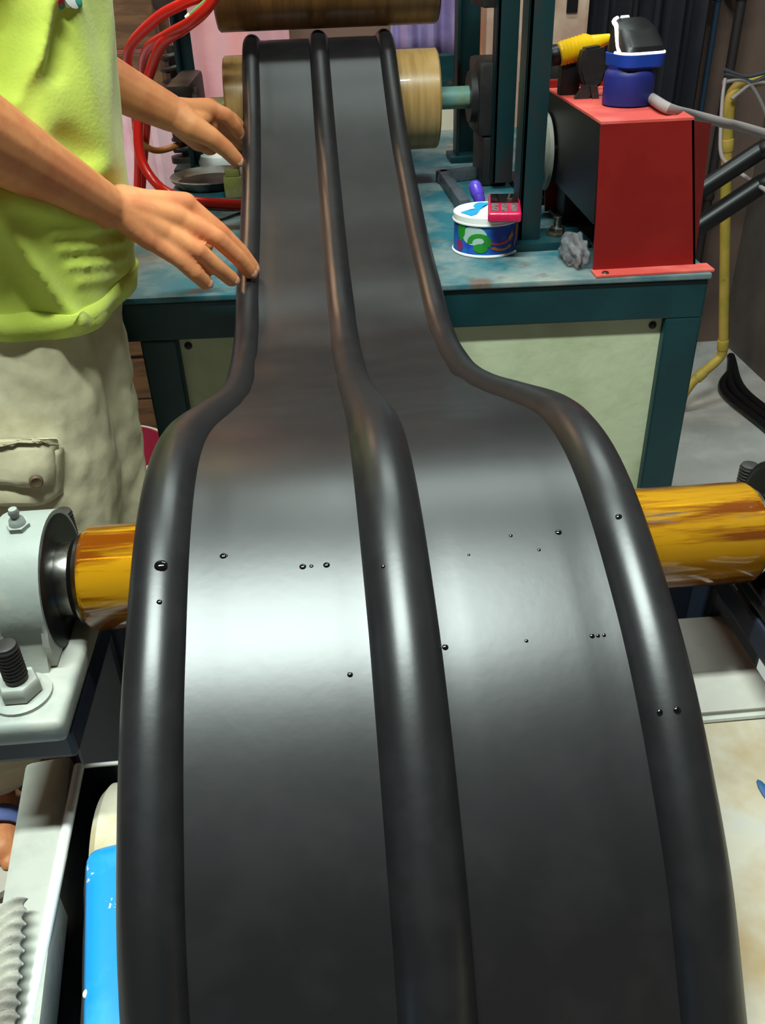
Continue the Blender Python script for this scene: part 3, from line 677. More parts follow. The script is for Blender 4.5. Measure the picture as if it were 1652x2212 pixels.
# phone
pz = TZ + chh + .0002
fl_, fr_ = atz(1053, 482, pz), atz(1126, 481, pz); bk = atz(1088, 412, pz + .012)
pw = (fr_ - fl_).length; pc = (fl_ + fr_) / 2; plen = min(.108, (Vector((bk.x, bk.y, 0)) - Vector((pc.x, pc.y, 0))).length)
pdir = Vector((bk.x - pc.x, bk.y - pc.y, 0)).normalized(); pang = math.atan2(-pdir.x, pdir.y)
ph = thing('mobile_phone', 'pink red mobile phone with keypad lying on the tin lid', 'phone', pc, pang)
PHR = M('phone_red', (206, 30, 78), .25, coat=.5)
bm = nb(); box(bm, (0, plen / 2, .0065), (pw, plen, .013), bev=.004, seg=3); obj('phone_body', bm, PHR, ph, local=True)
bm = nb(); box(bm, (0, plen * .74, .0132), (pw * .86, plen * .46, .0012), bev=.0005); obj('screen', bm, M('phone_screen', (26, 18, 20), .12, coat=.6), ph, local=True, label='black screen')
KEY = M('phone_key', (84, 70, 72), .4, c2=(150, 130, 130), scale=300)
for i in range(3):
    for j in range(4):
        bm = nb(); box(bm, ((i - 1) * pw * .29, plen * (.13 + .095 * j), .0134), (pw * .2, plen * .075, .0014), bev=.0005); obj('key', bm, KEY, ph, local=True)
# purple marker
bm = nb(); a = atz(1036, 432, TZ + .012); b = atz(1028, 402, TZ + .040)
a.z = TZ + .011; mk = thing('purple_marker', 'stubby purple marker leaning behind the white tin', 'marker', (a.x, a.y, TZ))
b = a + Vector((-.006, .012, .020))
capsule(bm, a, .0095, a + (b - a) * .5, .0105); obj('barrel', bm, M('marker_purple', (84, 60, 176), .3, c2=(150, 90, 170), scale=60, lo=.58, hi=.64), mk)
bm = nb(); capsule(bm, a + (b - a) * .52, .0112, b, .0108); obj('cap', bm, M('marker_violet', (96, 70, 200), .3), mk)
# L bar
lb = nb(); q0, q1, q2 = atz(958, 385, TZ + .008), atz(1024, 377, TZ + .008), atz(1003, 450, TZ + .008)
for p_, q_ in ((q0, q1), (q0, q2)):
    dd = q_ - p_; dd.z = 0; c = (p_ + q_) / 2 + (dd.normalized() * -.006); box(lb, (c.x, c.y, TZ + .011), (.02, dd.length + .014, .022), Matrix.Rotation(math.atan2(-dd.x, dd.y), 3, 'Z'), .004)
solo('bent_steel_bar', lb, M('grey_iron', (84, 92, 98), .45, .3, c2=(60, 66, 70), scale=20), 'dark grey L shaped steel bar lying flat on the teal table', 'steel bar')
# left end of table
dp = Vector((-.205, 1.765, TZ)); dl = thing('round_dish', 'shallow grey round dish with dark inside on the table', 'dish', dp)
bm = nb(); lathe(bm, dp, (0, 0, 1), [(0, 0), (.062, 0), (.076, .012), (.080, .018), (.078, .020), (.072, .013), (.060, .004), (0, .004)], 56, cap=False); obj('dish_body', bm, M('dish_grey', (150, 148, 140), .5, c2=(60, 50, 46), scale=8, lo=.5, hi=.6), dl)
bm = nb(); lathe(bm, dp + Vector((0, 0, .0045)), (0, 0, 1), [(0, 0), (.059, 0), (.066, .004), (0, .0045)], 48); obj('dark_disc', bm, DARK, dl, label='dark disc inside the dish')  # dark disc filling the inside of the dish
ob = nb(); q = atz(508, 424, TZ); box(ob, (q.x, q.y, TZ + .018), (.034, .03, .036), bev=.003); box(ob, (q.x, q.y, TZ + .043), (.026, .022, .014), bev=.003)
solo('olive_block', ob, OLIVE, 'small olive green stepped block beside the red hose', 'block')
wc = nb(); q = atz(470, 372, TZ); lathe(wc, (q.x + .004, q.y + .02, TZ + .0), (0, 0, 1), [(0, 0), (.032, 0), (.040, .006), (.042, .018), (.036, .030), (.018, .037), (0, .038)], 40, cap=False)
solo('white_cap', wc, WHITE, 'rounded white plastic cap under the man\'s far hand', 'cap')
wr = nb(); tube(wr, [atz(440, 478, TZ + .003), atz(478, 474, TZ + .003), atz(510, 463, TZ + .003), atz(545, 452, TZ + .003)], .0022, 8, 6)
solo('black_wire', wr, BLACK, 'thin black wire lying across the teal table', 'wire')
spr = nb(); q = atY(378, 170, 2.0); zt_ = atY(378, 112, 2.0).z; pts = []
for k in range(110):
    a = k / 109 * 2 * PI * 9; pts.append((q.x + .022 * math.cos(a), 2.0 + .022 * math.sin(a), TZ + .012 + k / 109 * (zt_ - TZ - .012)))
tube(spr, pts, .005, 8, 0); cyl(spr, (q.x, 2.0, TZ), (q.x, 2.0, zt_ + .012), .009, n=16); lathe(spr, (q.x, 2.0, TZ), (0, 0, 1), [(.032, 0), (.032, .012)], 24)
solo('coil_spring', spr, DARK, 'dark coil spring on a rod by the far teal upright', 'spring')

# red hoses
def hose(pts, r, label, mat=REDHOSE, name='red_hose', cat='hose', grp=None):
    bm = nb(); tube(bm, pts, r, 12, 8); return solo(name, bm, mat, label, cat, grp)
H = lambda x, y, Y: atY(x, y, Y)   # a photo pixel at a chosen distance
hose([H(470, -140, 1.55), H(450, -25, 1.55), H(400, 5, 1.57), H(345, 35, 1.62), H(292, 85, 1.70), H(276, 125, 1.76), H(281, 170, 1.82), H(290, 240, 1.90), H(298, 320, 1.97), H(296, 430, 2.02), H(292, 560, 2.04)], .0085, 'red hose making the widest loop beside the yellow green shirt')
hose([H(480, -150, 1.53), H(462, -20, 1.53), H(440, 25, 1.54), H(395, 62, 1.56), H(352, 92, 1.60), H(330, 140, 1.65), H(312, 195, 1.68), H(300, 255, 1.69), H(300, 320, 1.69), H(316, 368, 1.68),
      atz(350, 408, TZ + .020), atz(392, 428, TZ + .010), atz(430, 436, TZ + .010), atz(480, 440, TZ + .010), atz(540, 441, TZ + .010), atz(600, 440, TZ + .010)], .0088, 'red hose curving down to lie across the teal table')
hose([H(495, -150, 1.50), H(470, -20, 1.50), H(420, 40, 1.52), H(365, 72, 1.58), H(322, 100, 1.66), H(308, 140, 1.74), H(314, 190, 1.82), H(318, 260, 1.92), H(312, 340, 2.0), H(304, 460, 2.06), H(296, 580, 2.08)], .0075, 'thinner red hose loop behind the other red hoses')
gt = thing('green_tube', 'thin green plastic tube with a white tip above the red hoses', 'tube', H(408, 38, 1.54))
bm = nb(); tube(bm, [H(410, 36, 1.54), H(430, 18, 1.53), H(455, -6, 1.52), H(500, -60, 1.50), H(520, -140, 1.48)], .0046, 10, 6); obj('tube_body', bm, GREEN, gt)
bm = nb(); cyl(bm, H(404, 42, 1.54), H(412, 34, 1.54), .0058, n=14); obj('tip', bm, WHITE, gt)
hose([H(290, 270, 1.93), H(303, 303, 1.95), H(325, 322, 1.96), H(352, 324, 1.98), H(395, 310, 2.0)], .0065, 'short brown hose curling behind the red hose', BROWNHOSE, 'brown_hose')

# ------------------------------------------------------------------ background
bm = nb(); n1, n2 = 60, 16; x0, x1 = -1.05, -.05; g = []
for i in range(n1):
    u = i / (n1 - 1); row = []
    for j in range(n2):
        v = j / (n2 - 1); row.append(bm.verts.new((x0 + (x1 - x0) * u, 2.50 + .020 * math.sin(u * 26 + .6 * v) + .012 * math.sin(u * 61), .30 + v * 1.05)))
    g.append(row)
for i in range(n1 - 1):
    for j in range(n2 - 1): bm.faces.new((g[i][j], g[i + 1][j], g[i + 1][j + 1], g[i][j + 1]))
ps = thing('pink_sheet', 'pale pink plastic sheet hanging behind the puller rollers', 'sheet', (-.55, 2.5, .3))
s_ = obj('sheet_cloth', bm, PINK, ps); so = s_.modifiers.new('t', 'SOLIDIFY'); so.thickness = .003
bm = nb(); cyl(bm, (-1.1, 2.5, 1.35), (0, 2.5, 1.35), .012, n=16); obj('hanging_rod', bm, DARK, ps)
for x in (-1.08, -.02):
    bm = nb(); cyl(bm, (x, 2.5, 1.35), (x, 2.72, 1.35), .010, n=12); obj('bracket', bm, DARK, ps)
bm = nb(); n1 = 40; g = []
for i in range(n1):
    u = i / (n1 - 1); row = []
    for j in range(10):
        v = j / 9; row.append(bm.verts.new((.20 + .20 * u, 2.42 + .015 * math.sin(u * 22), .93 + v * .5)))
    g.append(row)
for i in range(n1 - 1):
    for j in range(9): bm.faces.new((g[i][j], g[i + 1][j], g[i + 1][j + 1], g[i][j + 1]))
pc_ = thing('purple_cloth', 'soft purple cloth hanging behind the tan rollers', 'cloth', (.3, 2.42, .93))
s_ = obj('cloth', bm, PURPLE, pc_); so = s_.modifiers.new('t', 'SOLIDIFY'); so.thickness = .004
bm = nb(); cyl(bm, (.17, 2.42, 1.43), (.43, 2.42, 1.43), .010, n=12); cyl(bm, (.20, 2.42, 1.43), (.20, 2.72, 1.43), .008, n=12); cyl(bm, (.40, 2.42, 1.43), (.40, 2.72, 1.43), .008, n=12); obj('rail', bm, DARK, pc_)
bc = thing('cream_board', 'plain cream board standing on the floor behind the table', 'board', (.25, 2.36, 0))
obj('panel', bx((.12, 2.345, .03), (.40, 2.365, .86), .003), M('cream_board', (226, 214, 190), .6), bc, smooth=False)
for x in (.16, .34): obj('foot', bx((x, 2.30, 0), (x + .03, 2.41, .03), .003), BROWNW, bc, smooth=False)
obj('teal_edge', bx((.12, 2.34, .86), (.40, 2.37, .95), .003), TEAL, bc, smooth=False)
# cream cabinet with dark vents behind the stand
ccb = thing('cream_cabinet', 'cream pink metal cabinet with dark slots behind the teal uprights', 'cabinet', (.58, 2.55, 0))
obj('cabinet_body', bx((.44, 2.44, 0), (.70, 2.68, 1.25), .01), CABC, ccb, smooth=False)
for k, (x, z) in enumerate(((.475, 1.04), (.475, .985), (.56, 1.02), (.565, .94), (.64, 1.02))):
    obj('vent_slot', bx((x, 2.434, z), (x + .028, 2.44, z + .04), .002), BLACK, ccb, smooth=False)
# brown crate and navy box
cr_ = thing('wooden_crate', 'brown slatted wooden crate standing at the back left', 'crate', (-.62, 2.2, 0))
for k in range(9):
    z = .06 + k * .118; obj('slat', bx((-.92, 2.165, z), (-.330, 2.183, z + .108), .003), BROWNW, cr_, smooth=False)
for x in (-.92, -.37): 
    for y in (2.183, 2.36): obj('post', bx((x, y, 0), (x + .04, y + .04, 1.10), .003), BROWNW, cr_, smooth=False)
obj('crate_top', bx((-.92, 2.165, 1.10), (-.330, 2.40, 1.115), .003), BROWNW, cr_, smooth=False)
bm = nb(); n1 = 60; g = []
for i in range(n1):
    u = i / (n1 - 1); row = []
    for j in range(14):
        v = j / 13; row.append(bm.verts.new((-.93 + .64 * u, 2.135 + .010 * math.sin(u * 40 + v) + .006 * math.sin(u * 90), .62 + v * .285)))
    g.append(row)
for i in range(n1 - 1):
    for j in range(13): bm.faces.new((g[i][j], g[i + 1][j], g[i + 1][j + 1], g[i][j + 1]))
pds = thing('pink_drape', 'pale pink plastic sheet draped over the front of the brown crate', 'sheet', (-.6, 2.135, .62))
s_ = obj('drape_film', bm, M('pink_drape', (236, 196, 204), .45, c2=(224, 172, 184), scale=6, bump=.1, bscale=20), pds); so = s_.modifiers.new('t', 'SOLIDIFY'); so.thickness = .002
bm = nb(); box(bm, (-.61, 2.152, .905), (.66, .024, .02), bev=.003); obj('batten', bm, BROWNW, pds)
nvb = thing('navy_box', 'dark navy plastic box on top of the brown crate', 'box', (-.4, 2.28, 1.115))
obj('tub', bx((-.56, 2.18, 1.115), (-.335, 2.38, 1.27), .01), NAVY, nvb, smooth=False)
obj('lid', bx((-.565, 2.175, 1.27), (-.330, 2.385, 1.285), .004), NAVY, nvb, smooth=False)
# dark curtain on the right
bm = nb(); n1 = 70; g = []
for i in range(n1):
    u = i / (n1 - 1); row = []
    for j in range(14):
        v = j / 13; row.append(bm.verts.new((.71 + .32 * u, 2.52 + .018 * math.sin(u * 30 + v) + .01 * math.sin(u * 70), .10 + v * 1.75)))
    g.append(row)
for i in range(n1 - 1):
    for j in range(13): bm.faces.new((g[i][j], g[i + 1][j], g[i + 1][j + 1], g[i][j + 1]))
dcu = thing('dark_curtain', 'near black cloth curtain hanging behind the blue jar', 'curtain', (.87, 2.52, .1))
s_ = obj('curtain_cloth', bm, DCURT, dcu); so = s_.modifiers.new('t', 'SOLIDIFY'); so.thickness = .004
bm = nb(); cyl(bm, (.68, 2.52, 1.85), (1.33, 2.52, 1.85), .012, n=14); obj('curtain_rod', bm, DARK, dcu)
bm = nb(); cyl(bm, (.70, 2.52, 1.85), (.70, 2.72, 1.85), .010, n=12); obj('bracket', bm, DARK, dcu)
for px, rad, mt, lb_ in ((1.062, .016, M('pipe_brown', (92, 78, 70), .5, c2=(70, 60, 56), scale=12), 'brown grey vertical conduit in the back corner by the dark curtain'), (1.100, .008, M('pipe_blue', (40, 62, 84), .5), 'thin dark blue vertical conduit in the back corner'), (1.165, .013, M('pipe_dark', (48, 40, 40), .6), 'dark brown vertical conduit nearest the right wall corner')):
    t = thing('vertical_conduit', lb_, 'conduit', (px, 2.62, 0))
    bm = nb(); cyl(bm, (px, 2.62, 0), (px, 2.62, 2.99), rad, n=16); obj('pipe', bm, mt, t)
    for z in (.5, 1.02, 1.9):
        bm = nb(); lathe(bm, (px, 2.62, z), (0, 0, 1), [(rad + .001, 0), (rad + .004, .004), (rad + .004, .02), (rad + .001, .024)], 16); box(bm, (px, 2.67, z + .012), (.02, .10, .02)); obj('clip', bm, mt, t)
# yellow pipe with bends
Yp = 2.25
yp = thing('yellow_pipe', 'yellow bent conduit pipe by the right wall', 'pipe', (H(1565, 700, Yp).x, Yp, 0))
pts = [H(1700, 160, Yp + .05), H(1650, 172, Yp), H(1612, 181, Yp), H(1588, 192, Yp), H(1576, 222, Yp), H(1571, 300, Yp), H(1567, 420, Yp), H(1565, 560, Yp), H(1563, 680, Yp), H(1561, 755, Yp), H(1549, 778, Yp), H(1520, 803, Yp - .02), H(1495, 826, Yp - .03), H(1478, 850, Yp - .03)]
bm = nb(); tube(bm, pts, .0135, 14, 6); obj('pipe', bm, YPIPE, yp)
for (a, b) in ((5, 6), (9, 8), (11, 12)):
    bm = nb(); d_ = (pts[b] - pts[a]).normalized(); cyl(bm, pts[a], pts[a] + d_ * .03, .0158, n=16, bev=.002); obj('coupling', bm, YPIPE, yp)
q = pts[-1]; bm = nb(); cyl(bm, q + Vector((0, 0, .006)), (q.x - .01, q.y, 0), .0135, n=14); obj('stub', bm, YPIPE, yp)
# wires tied around its top bend
for k, (pts_, lb_) in enumerate((([(1565, 160), (1600, 168), (1625, 178), (1652, 166), (1680, 160)], 'grey wire sagging over the yellow pipe bend to the right'), ([(1560, 178), (1598, 172), (1618, 180), (1640, 215), (1660, 262)], 'grey wire falling away below the yellow pipe bend'),
                                 ([(1562, 150), (1606, 165), (1640, 160), (1675, 150)], 'upper thin grey wire crossing above the yellow pipe bend'), ([(1580, 214), (1602, 196), (1620, 183), (1645, 178), (1680, 184)], 'grey wire tied diagonally across the yellow pipe bend'))):
    bm = nb(); tube(bm, [H(x, y, Yp - .03) for x, y in pts_], .0045, 8, 6); solo('grey_wire', bm, GREYCAB if k % 2 else M('wire_dark', (70, 70, 74), .5), lb_, 'wire')
# diagonal black tubes, grey rod and thin cable on the right
for (p0, p1, r_, lb_) in (((1480, 432), (1720, 274), .0165, 'upper of two black rubber tubes slanting behind the red guard'), ((1478, 508), (1720, 348), .0185, 'lower of two black rubber tubes slanting behind the red guard')):
    bm = nb(); a, b = H(*p0, 1.62), H(*p1, 1.62); tube(bm, [a, a + (b - a) * .33, a + (b - a) * .66, b, b + (b - a) * 2.2 + Vector((0, .1, 0))], r_, 16, 6)
    solo('black_tube', bm, BLACK, lb_, 'tube')
a = atz(1413, 227, jz + .0075); bm = nb(); b = H(1660, 291, 1.36)
tube(bm, [Vector((.430, 1.304, jz + .0075)), Vector((.452, 1.288, jz + .0075)), atz(1444, 235, jz + .0075), H(1490, 247, 1.255), H(1560, 265, 1.30), b, b + Vector((.45, .12, -.14))], .0068, 12, 6)
solo('grey_cable', bm, GREYCAB, 'thick grey cable running off the top of the red guard', 'cable')
bm = nb(); tube(bm, [H(1566, 170, 2.15), H(1560, 215, 2.12), H(1556, 290, 2.0), H(1557, 330, 1.9), H(1568, 352, 1.8), H(1600, 376, 1.7), H(1655, 412, 1.58), H(1720, 450, 1.5)], .0042, 10, 6)
solo('thin_grey_cable', bm, GREYCAB, 'thin grey cable looping in front of the black tubes', 'cable')
# dark cables on the floor by the right wall
for k in range(3):
    bm = nb(); tube(bm, [Vector((1.30 - .02 * k, 2.55 - .05 * k, .016)), Vector((1.235 - .03 * k, 2.3, .014)), Vector((1.26 - .03 * k, 2.0, .014)), Vector((1.20 - .035 * k, 1.6, .014))], .013, 10, 8)
    solo('floor_cable', bm, BLACK, 'thick black floor cable ' + ('closest to the right wall', 'lying between two others by the right wall', 'lying farthest out from the right wall')[k], 'cable', 'cables along the right wall')
# pink bucket under the left end of the table
q = H(290, 1018, 1.62)
bkt = thing('pink_bucket', 'pink plastic bucket with white rim on the floor left of the table', 'bucket', (q.x - .045, 1.66, 0))
c = Vector((q.x - .045, 1.66, 0)); hb = q.z + .03
bm = nb(); lathe(bm, c, (0, 0, 1), [(0, 0), (.085, 0), (.115, hb), (.111, hb), (.082, .006), (0, .006)], 48, cap=False); obj('bucket_body', bm, PINKP, bkt)
bm = nb(); lathe(bm, c + Vector((0, 0, hb - .014)), (0, 0, 1), [(.114, 0), (.122, .002), (.122, .014), (.112, .016)], 48, cap=False); obj('rim', bm, WHITE, bkt)
# dark brown slab put in under the man
mt = nb(); box(mt, (-.62, .95, .006), (.85, .75, .012), bev=.004); solo('dark_floor_slab', mt, FLOOR_DARK, 'dark brown slab on the floor under the man', 'mat')

# ------------------------------------------------------------------ the man
person = thing('person', 'man in a yellow green shirt and khaki cargo trousers guiding the rubber strip', 'person', (-.46, 1.0, .012))
b = nb(); FLZ = .012
def cap(p0, r0, p1, r1): capsule(b, p0, r0, p1, r1)
hipR, hipL = Vector((-.375, .985, .88)), Vector((-.355, 1.085, .88))
kneeR, kneeL = Vector((-.395, .925, .47)), Vector((-.355, 1.035, .48))
ankR, ankL = Vector((-.600, .985, .10)), Vector((-.47, 1.10, .09))
cap((-.375, 1.03, .90), .085, (-.35, 1.065, 1.10), .085); cap((-.35, 1.065, 1.10), .085, (-.33, 1.08, 1.28), .095)
cap((-.335, .96, 1.33), .065, (-.315, 1.22, 1.33), .065); cap((-.32, 1.085, 1.36), .055, (-.285, 1.085, 1.47), .05)
for h_, k_, a_ in ((hipR, kneeR, ankR), (hipL, kneeL, ankL)):
    cap(h_, .066, k_, .05); cap(k_, .05, k_ * .6 + a_ * .4 + Vector((-.015, 0, 0)), .052); cap(k_ * .6 + a_ * .4 + Vector((-.015, 0, 0)), .05, a_, .033)
# head
hc = Vector((-.235, 1.085, 1.575))
ellipsoid(b, hc, (.095, .075, .115)); cap(hc + Vector((.01, 0, -.05)), .062, hc + Vector((.045, 0, -.088)), .035)
cap(hc + Vector((.088, 0, .005)), .010, hc + Vector((.104, 0, -.024)), .013)
for s in (-1, 1):
    ellipsoid(b, hc + Vector((-.005, s * .077, -.008)), (.016, .008, .03), None, 12, 8); cap(hc + Vector((.078, s * .015, .032)), .01, hc + Vector((.070, s * .045, .032)), .009)
cap(hc + Vector((.083, -.018, -.052)), .008, hc + Vector((.083, .018, -.052)), .008)
# arms
shR, elR, wrR = Vector((-.335, .905, 1.34)), Vector((-.352, .815, 1.105)), Vector((-.236, .985, .953))
shL, elL, wrL = Vector((-.31, 1.265, 1.34)), Vector((-.375, 1.285, 1.098)), Vector((-.205, 1.36, .988))
for s_, e_, w_ in ((shR, elR, wrR), (shL, elL, wrL)):
    cap(s_, .052, e_, .040); m_ = e_ * .68 + w_ * .32; cap(e_, .040, m_, .041); cap(m_, .041, e_ * .3 + w_ * .7, .0315); cap(e_ * .3 + w_ * .7, .0315, w_, .0255)
def depth_at(x, y, d): return CAM + ray(x, y) * d
tipd = (Vector((-.100, 1.062, .848)) - CAM).dot(CF); wd = (wrR - CAM).dot(CF)
def hR(x, y, dd=0.):       # a point on the right hand: depth runs from wrist to fingertips
    t = max(0, min(1.05, (x - 225) / 315.0)); return depth_at(x, y, wd + (tipd - wd) * t + dd)
TIPS = []
def finger(js, rs):
    for (p, q), (r0, r1) in zip(zip(js, js[1:]), zip(rs, rs[1:])): cap(p, r0, q, r1)
    TIPS.append((js[-2], js[-1], rs[-1]))
fing = {  # MCP, PIP, DIP, tip in the photo, lift of each joint toward the camera
 'pinky': [(325, 517, -.004), (389, 560, -.010), (420, 589, -.008), (443, 610, .0)],
 'ring': [(349, 499, -.008), (428, 541, -.020), (470, 578, -.012), (500, 603, -.002)],
 'middle': [(380, 470, -.010), (469, 514, -.020), (513, 555, -.012), (539, 586, -.002)],
 'index': [(400, 442, -.002), (474, 500, -.002), (520, 545, .008), (545, 577, .016)]}
rad = {'pinky': (.0116, .0102, .0096, .0088), 'ring': (.0126, .0104, .0098, .0093), 'middle': (.0130, .0106, .0099, .0094), 'index': (.0128, .0108, .0100, .0092)}
for k_, js in fing.items():
    P_ = [hR(x, y, l) for x, y, l in js]; R_ = rad[k_]
    finger(P_, R_)
    cap(hR(238, 442), .019, P_[0], R_[0] * 1.12)
cap(hR(262, 438, .006), .020, hR(395, 452, .010), .014); cap(hR(262, 462, .004), .018, hR(340, 512, .006), .012); cap(hR(300, 455, .006), .022, hR(370, 485, .010), .015)
# right thumb, tucked under the palm on the far side
T_ = [hR(280, 436, .022), hR(345, 455, .046), hR(400, 490, .062), hR(446, 530, .066)]
finger(T_, (.016, .0125, .0105, .009)); TIPS.pop()
# left hand
ld = (wrL - CAM).dot(CF)
tl_ = (Vector((-.113, 1.44, .94)) - CAM).dot(CF)
def hL(x, y, dd=0.):
    t = max(0, min(1.05, (x - 370) / 148.0)); return depth_at(x, y, ld + (tl_ - ld) * t + dd)
LI = [hL(455, 240, .0), hL(488, 250, -.012), hL(506, 270, -.010), hL(516, 288, -.002)]
finger(LI, (.0140, .0118, .0106, .0096))
LT = [hL(412, 272, -.022), hL(455, 296, -.036), hL(488, 322, -.038), hL(511, 346, -.036)]
finger(LT, (.0185, .0145, .0124, .0110))
for (x, y, d0), (x2, y2), (x3, y3) in (((452, 232, .020), (500, 258), (522, 286)), ((446, 240, .040), (500, 272), (524, 300)), ((440, 252, .058), (492, 285), (518, 312))):
    J = [hL(x, y, d0), hL(x2, y2, d0 - .006), hL((x2 + x3) / 2 + 4, (y2 + y3) / 2, d0), hL(x3, y3, d0 + .004)]
    finger(J, (.0130, .0112, .0102, .0092)); cap(wrL, .019, J[0], .0135)
cap(wrL, .022, LI[0], .0150); cap(wrL + Vector((.01, 0, -.004)), .023, LT[0], .0185); cap(hL(400, 255, .01), .022, hL(446, 270, .02), .019); cap(LT[0], .017, LI[0] + Vector((-.005, 0, -.006)), .012)
cap(hL(395, 265, .0), .022, hL(430, 300, .016), .018); cap(hL(400, 272, .022), .020, hL(452, 312, .036), .016)
# feet
def foot(a_, d_):
    d_ = Vector(d_).normalized(); sd = Vector((-d_.y, d_.x, 0)); g0 = Vector((a_.x, a_.y, FLZ + .018))
    cap(a_, .034, g0 - d_ * .035 + Vector((0, 0, .022)), .032); cap(a_, .034, g0 + d_ * .07 + Vector((0, 0, .022)), .030)
    cap(g0 - d_ * .035 + Vector((0, 0, .018)), .032, g0 + d_ * .12 + sd * .012 + Vector((0, 0, .010)), .026); cap(g0 + d_ * .02 + Vector((0, 0, .014)), .03, g0 + d_ * .12 - sd * .014 + Vector((0, 0, .008)), .022)
    for k in range(5):
        o_ = sd * (.034 - .016 * k); st = g0 + d_ * (.13 - .010 * k * (k > 0)) + o_; cap(st + Vector((0, 0, .008)), .0125 - .0012 * k, st + d_ * (.030 - .003 * k) + Vector((0, 0, .003)), .0115 - .001 * k)
dR, dL = (.28, -.96, 0), (.96, -.28, 0)
foot(ankR, dR); foot(ankL, dL)
body = obj('body', b, SKIN, person, auto=False); remesh(body, .0025, 4)
# nails on the visible fingertips
for (p, q, r_) in TIPS:
    d_ = (q - p).normalized(); tocam = (CAM + Vector((0, 0, .5)) - q).normalized(); nrm = (tocam - d_ * tocam.dot(d_)).normalized(); sd = d_.cross(nrm)
    bm = nb(); rot = Matrix((sd, d_, nrm)).transposed(); ellipsoid(bm, q + d_ * r_ * .22 + nrm * r_ * .76, (r_ * .56, r_ * .66, r_ * .20), rot, 12, 8); obj('fingernail', bm, NAIL, person)
for s in (-1, 1):
    bm = nb(); ellipsoid(bm, hc + Vector((.074, s * .031, .012)), (.009, .013, .006), None, 14, 8); e_ = obj('eye', bm, WHITE, person)
    bm = nb(); ellipsoid(bm, hc + Vector((.0805, s * .031, .011)), (.003, .0048, .0048), None, 12, 8); obj('iris', bm, BLACK, e_)
bm = nb(); ellipsoid(bm, hc + Vector((-.014, 0, .022)), (.096, .083, .108)); 
bmesh.ops.delete(bm, geom=[v for v in bm.verts if (v.co - hc).x > .035 and (v.co - hc).z < .065 or (v.co - hc).z < -.05], context='VERTS')
hr = obj('hair', bm, HAIR, person); so = hr.modifiers.new('t', 'SOLIDIFY'); so.thickness = .008

# trousers
bm = nb()
def capp(p0, r0, p1, r1): capsule(bm, p0, r0, p1, r1, 24, 6)
capp((-.375, .995, .85), .098, (-.365, 1.05, .86), .105)
capp(hipR + Vector((0, .0, -.06)), .100, kneeR * .6 + hipR * .4 + Vector((.008, 0, 0)), .104); capp(kneeR * .6 + hipR * .4 + Vector((.008, 0, 0)), .104, kneeR, .098)
capp(kneeR, .098, ankR * .55 + kneeR * .45, .088); capp(ankR * .55 + kneeR * .45, .088, ankR * .88 + kneeR * .12, .075)
capp(hipL + Vector((0, -.01, -.02)), .100, kneeL, .085); capp(kneeL, .085, ankL * .85 + kneeL * .15, .075)
pants = obj('trousers', bm, PANTS, person, auto=False); remesh(pants, .006, 10)
tx = bpy.data.textures.new('creases', 'CLOUDS'); tx.noise_scale = .06; tx.noise_depth = 2
dm_ = pants.modifiers.new('creases', 'DISPLACE'); dm_.texture = tx; dm_.strength = .016; dm_.mid_level = .5; dm_.texture_coords = 'LOCAL'
# shirt
bm = nb(); NR, NA = 130, 240
key = [(.836, -.354, 1.045, .108, .146), (.842, -.354, 1.045, .116, .152), (.90, -.351, 1.050, .122, .154), (1.0, -.345, 1.060, .126, .154), (1.12, -.335, 1.075, .124, .156), (1.25, -.325, 1.082, .120, .166), (1.33, -.322, 1.085, .105, .172), (1.375, -.318, 1.085, .085, .150), (1.41, -.31, 1.085, .066, .08), (1.425, -.305, 1.085, .052, .056)]
zk = [k[0] for k in key]; rows = []
def fold_at(x, y, line, wd_, amp):
    best = 1e9
    for (x0, y0), (x1, y1) in zip(line, line[1:]):
        dx, dy = x1 - x0, y1 - y0; t = max(0, min(1, ((x - x0) * dx + (y - y0) * dy) / (dx * dx + dy * dy)))
        best = min(best, math.hypot(x - x0 - dx * t, y - y0 - dy * t))
    return amp * math.exp(-(best / wd_) ** 2)
FOLDS = [([(112, -90), (96, 60), (78, 130), (28, 218)], 26, .015), ([(10, -60), (25, 60), (5, 170)], 60, -.034), ([(127, 20), (120, 160)], 16, -.009), ([(150, 10), (190, 240), (214, 360)], 30, .007),  # the widest valley is deepened to put the arm's shadow into the shape
         ([(140, 300), (185, 335)], 28, -.007), ([(-40, 420), (0, 462), (60, 556), (120, 648), (160, 694)], 20, .016), ([(-20, 570), (70, 680)], 48, -.014), ([(0, 425), (110, 455), (190, 478)], 22, .010),
         ([(110, 505), (180, 500), (255, 486)], 8, .006), ([(130, 540), (200, 538), (262, 524)], 8, .006), ([(150, 575), (215, 572), (268, 556)], 8, .006), ([(120, 522), (258, 505)], 7, -.005), ([(140, 558), (265, 540)], 7, -.005), ([(170, 610), (230, 600), (272, 585)], 9, .005)]
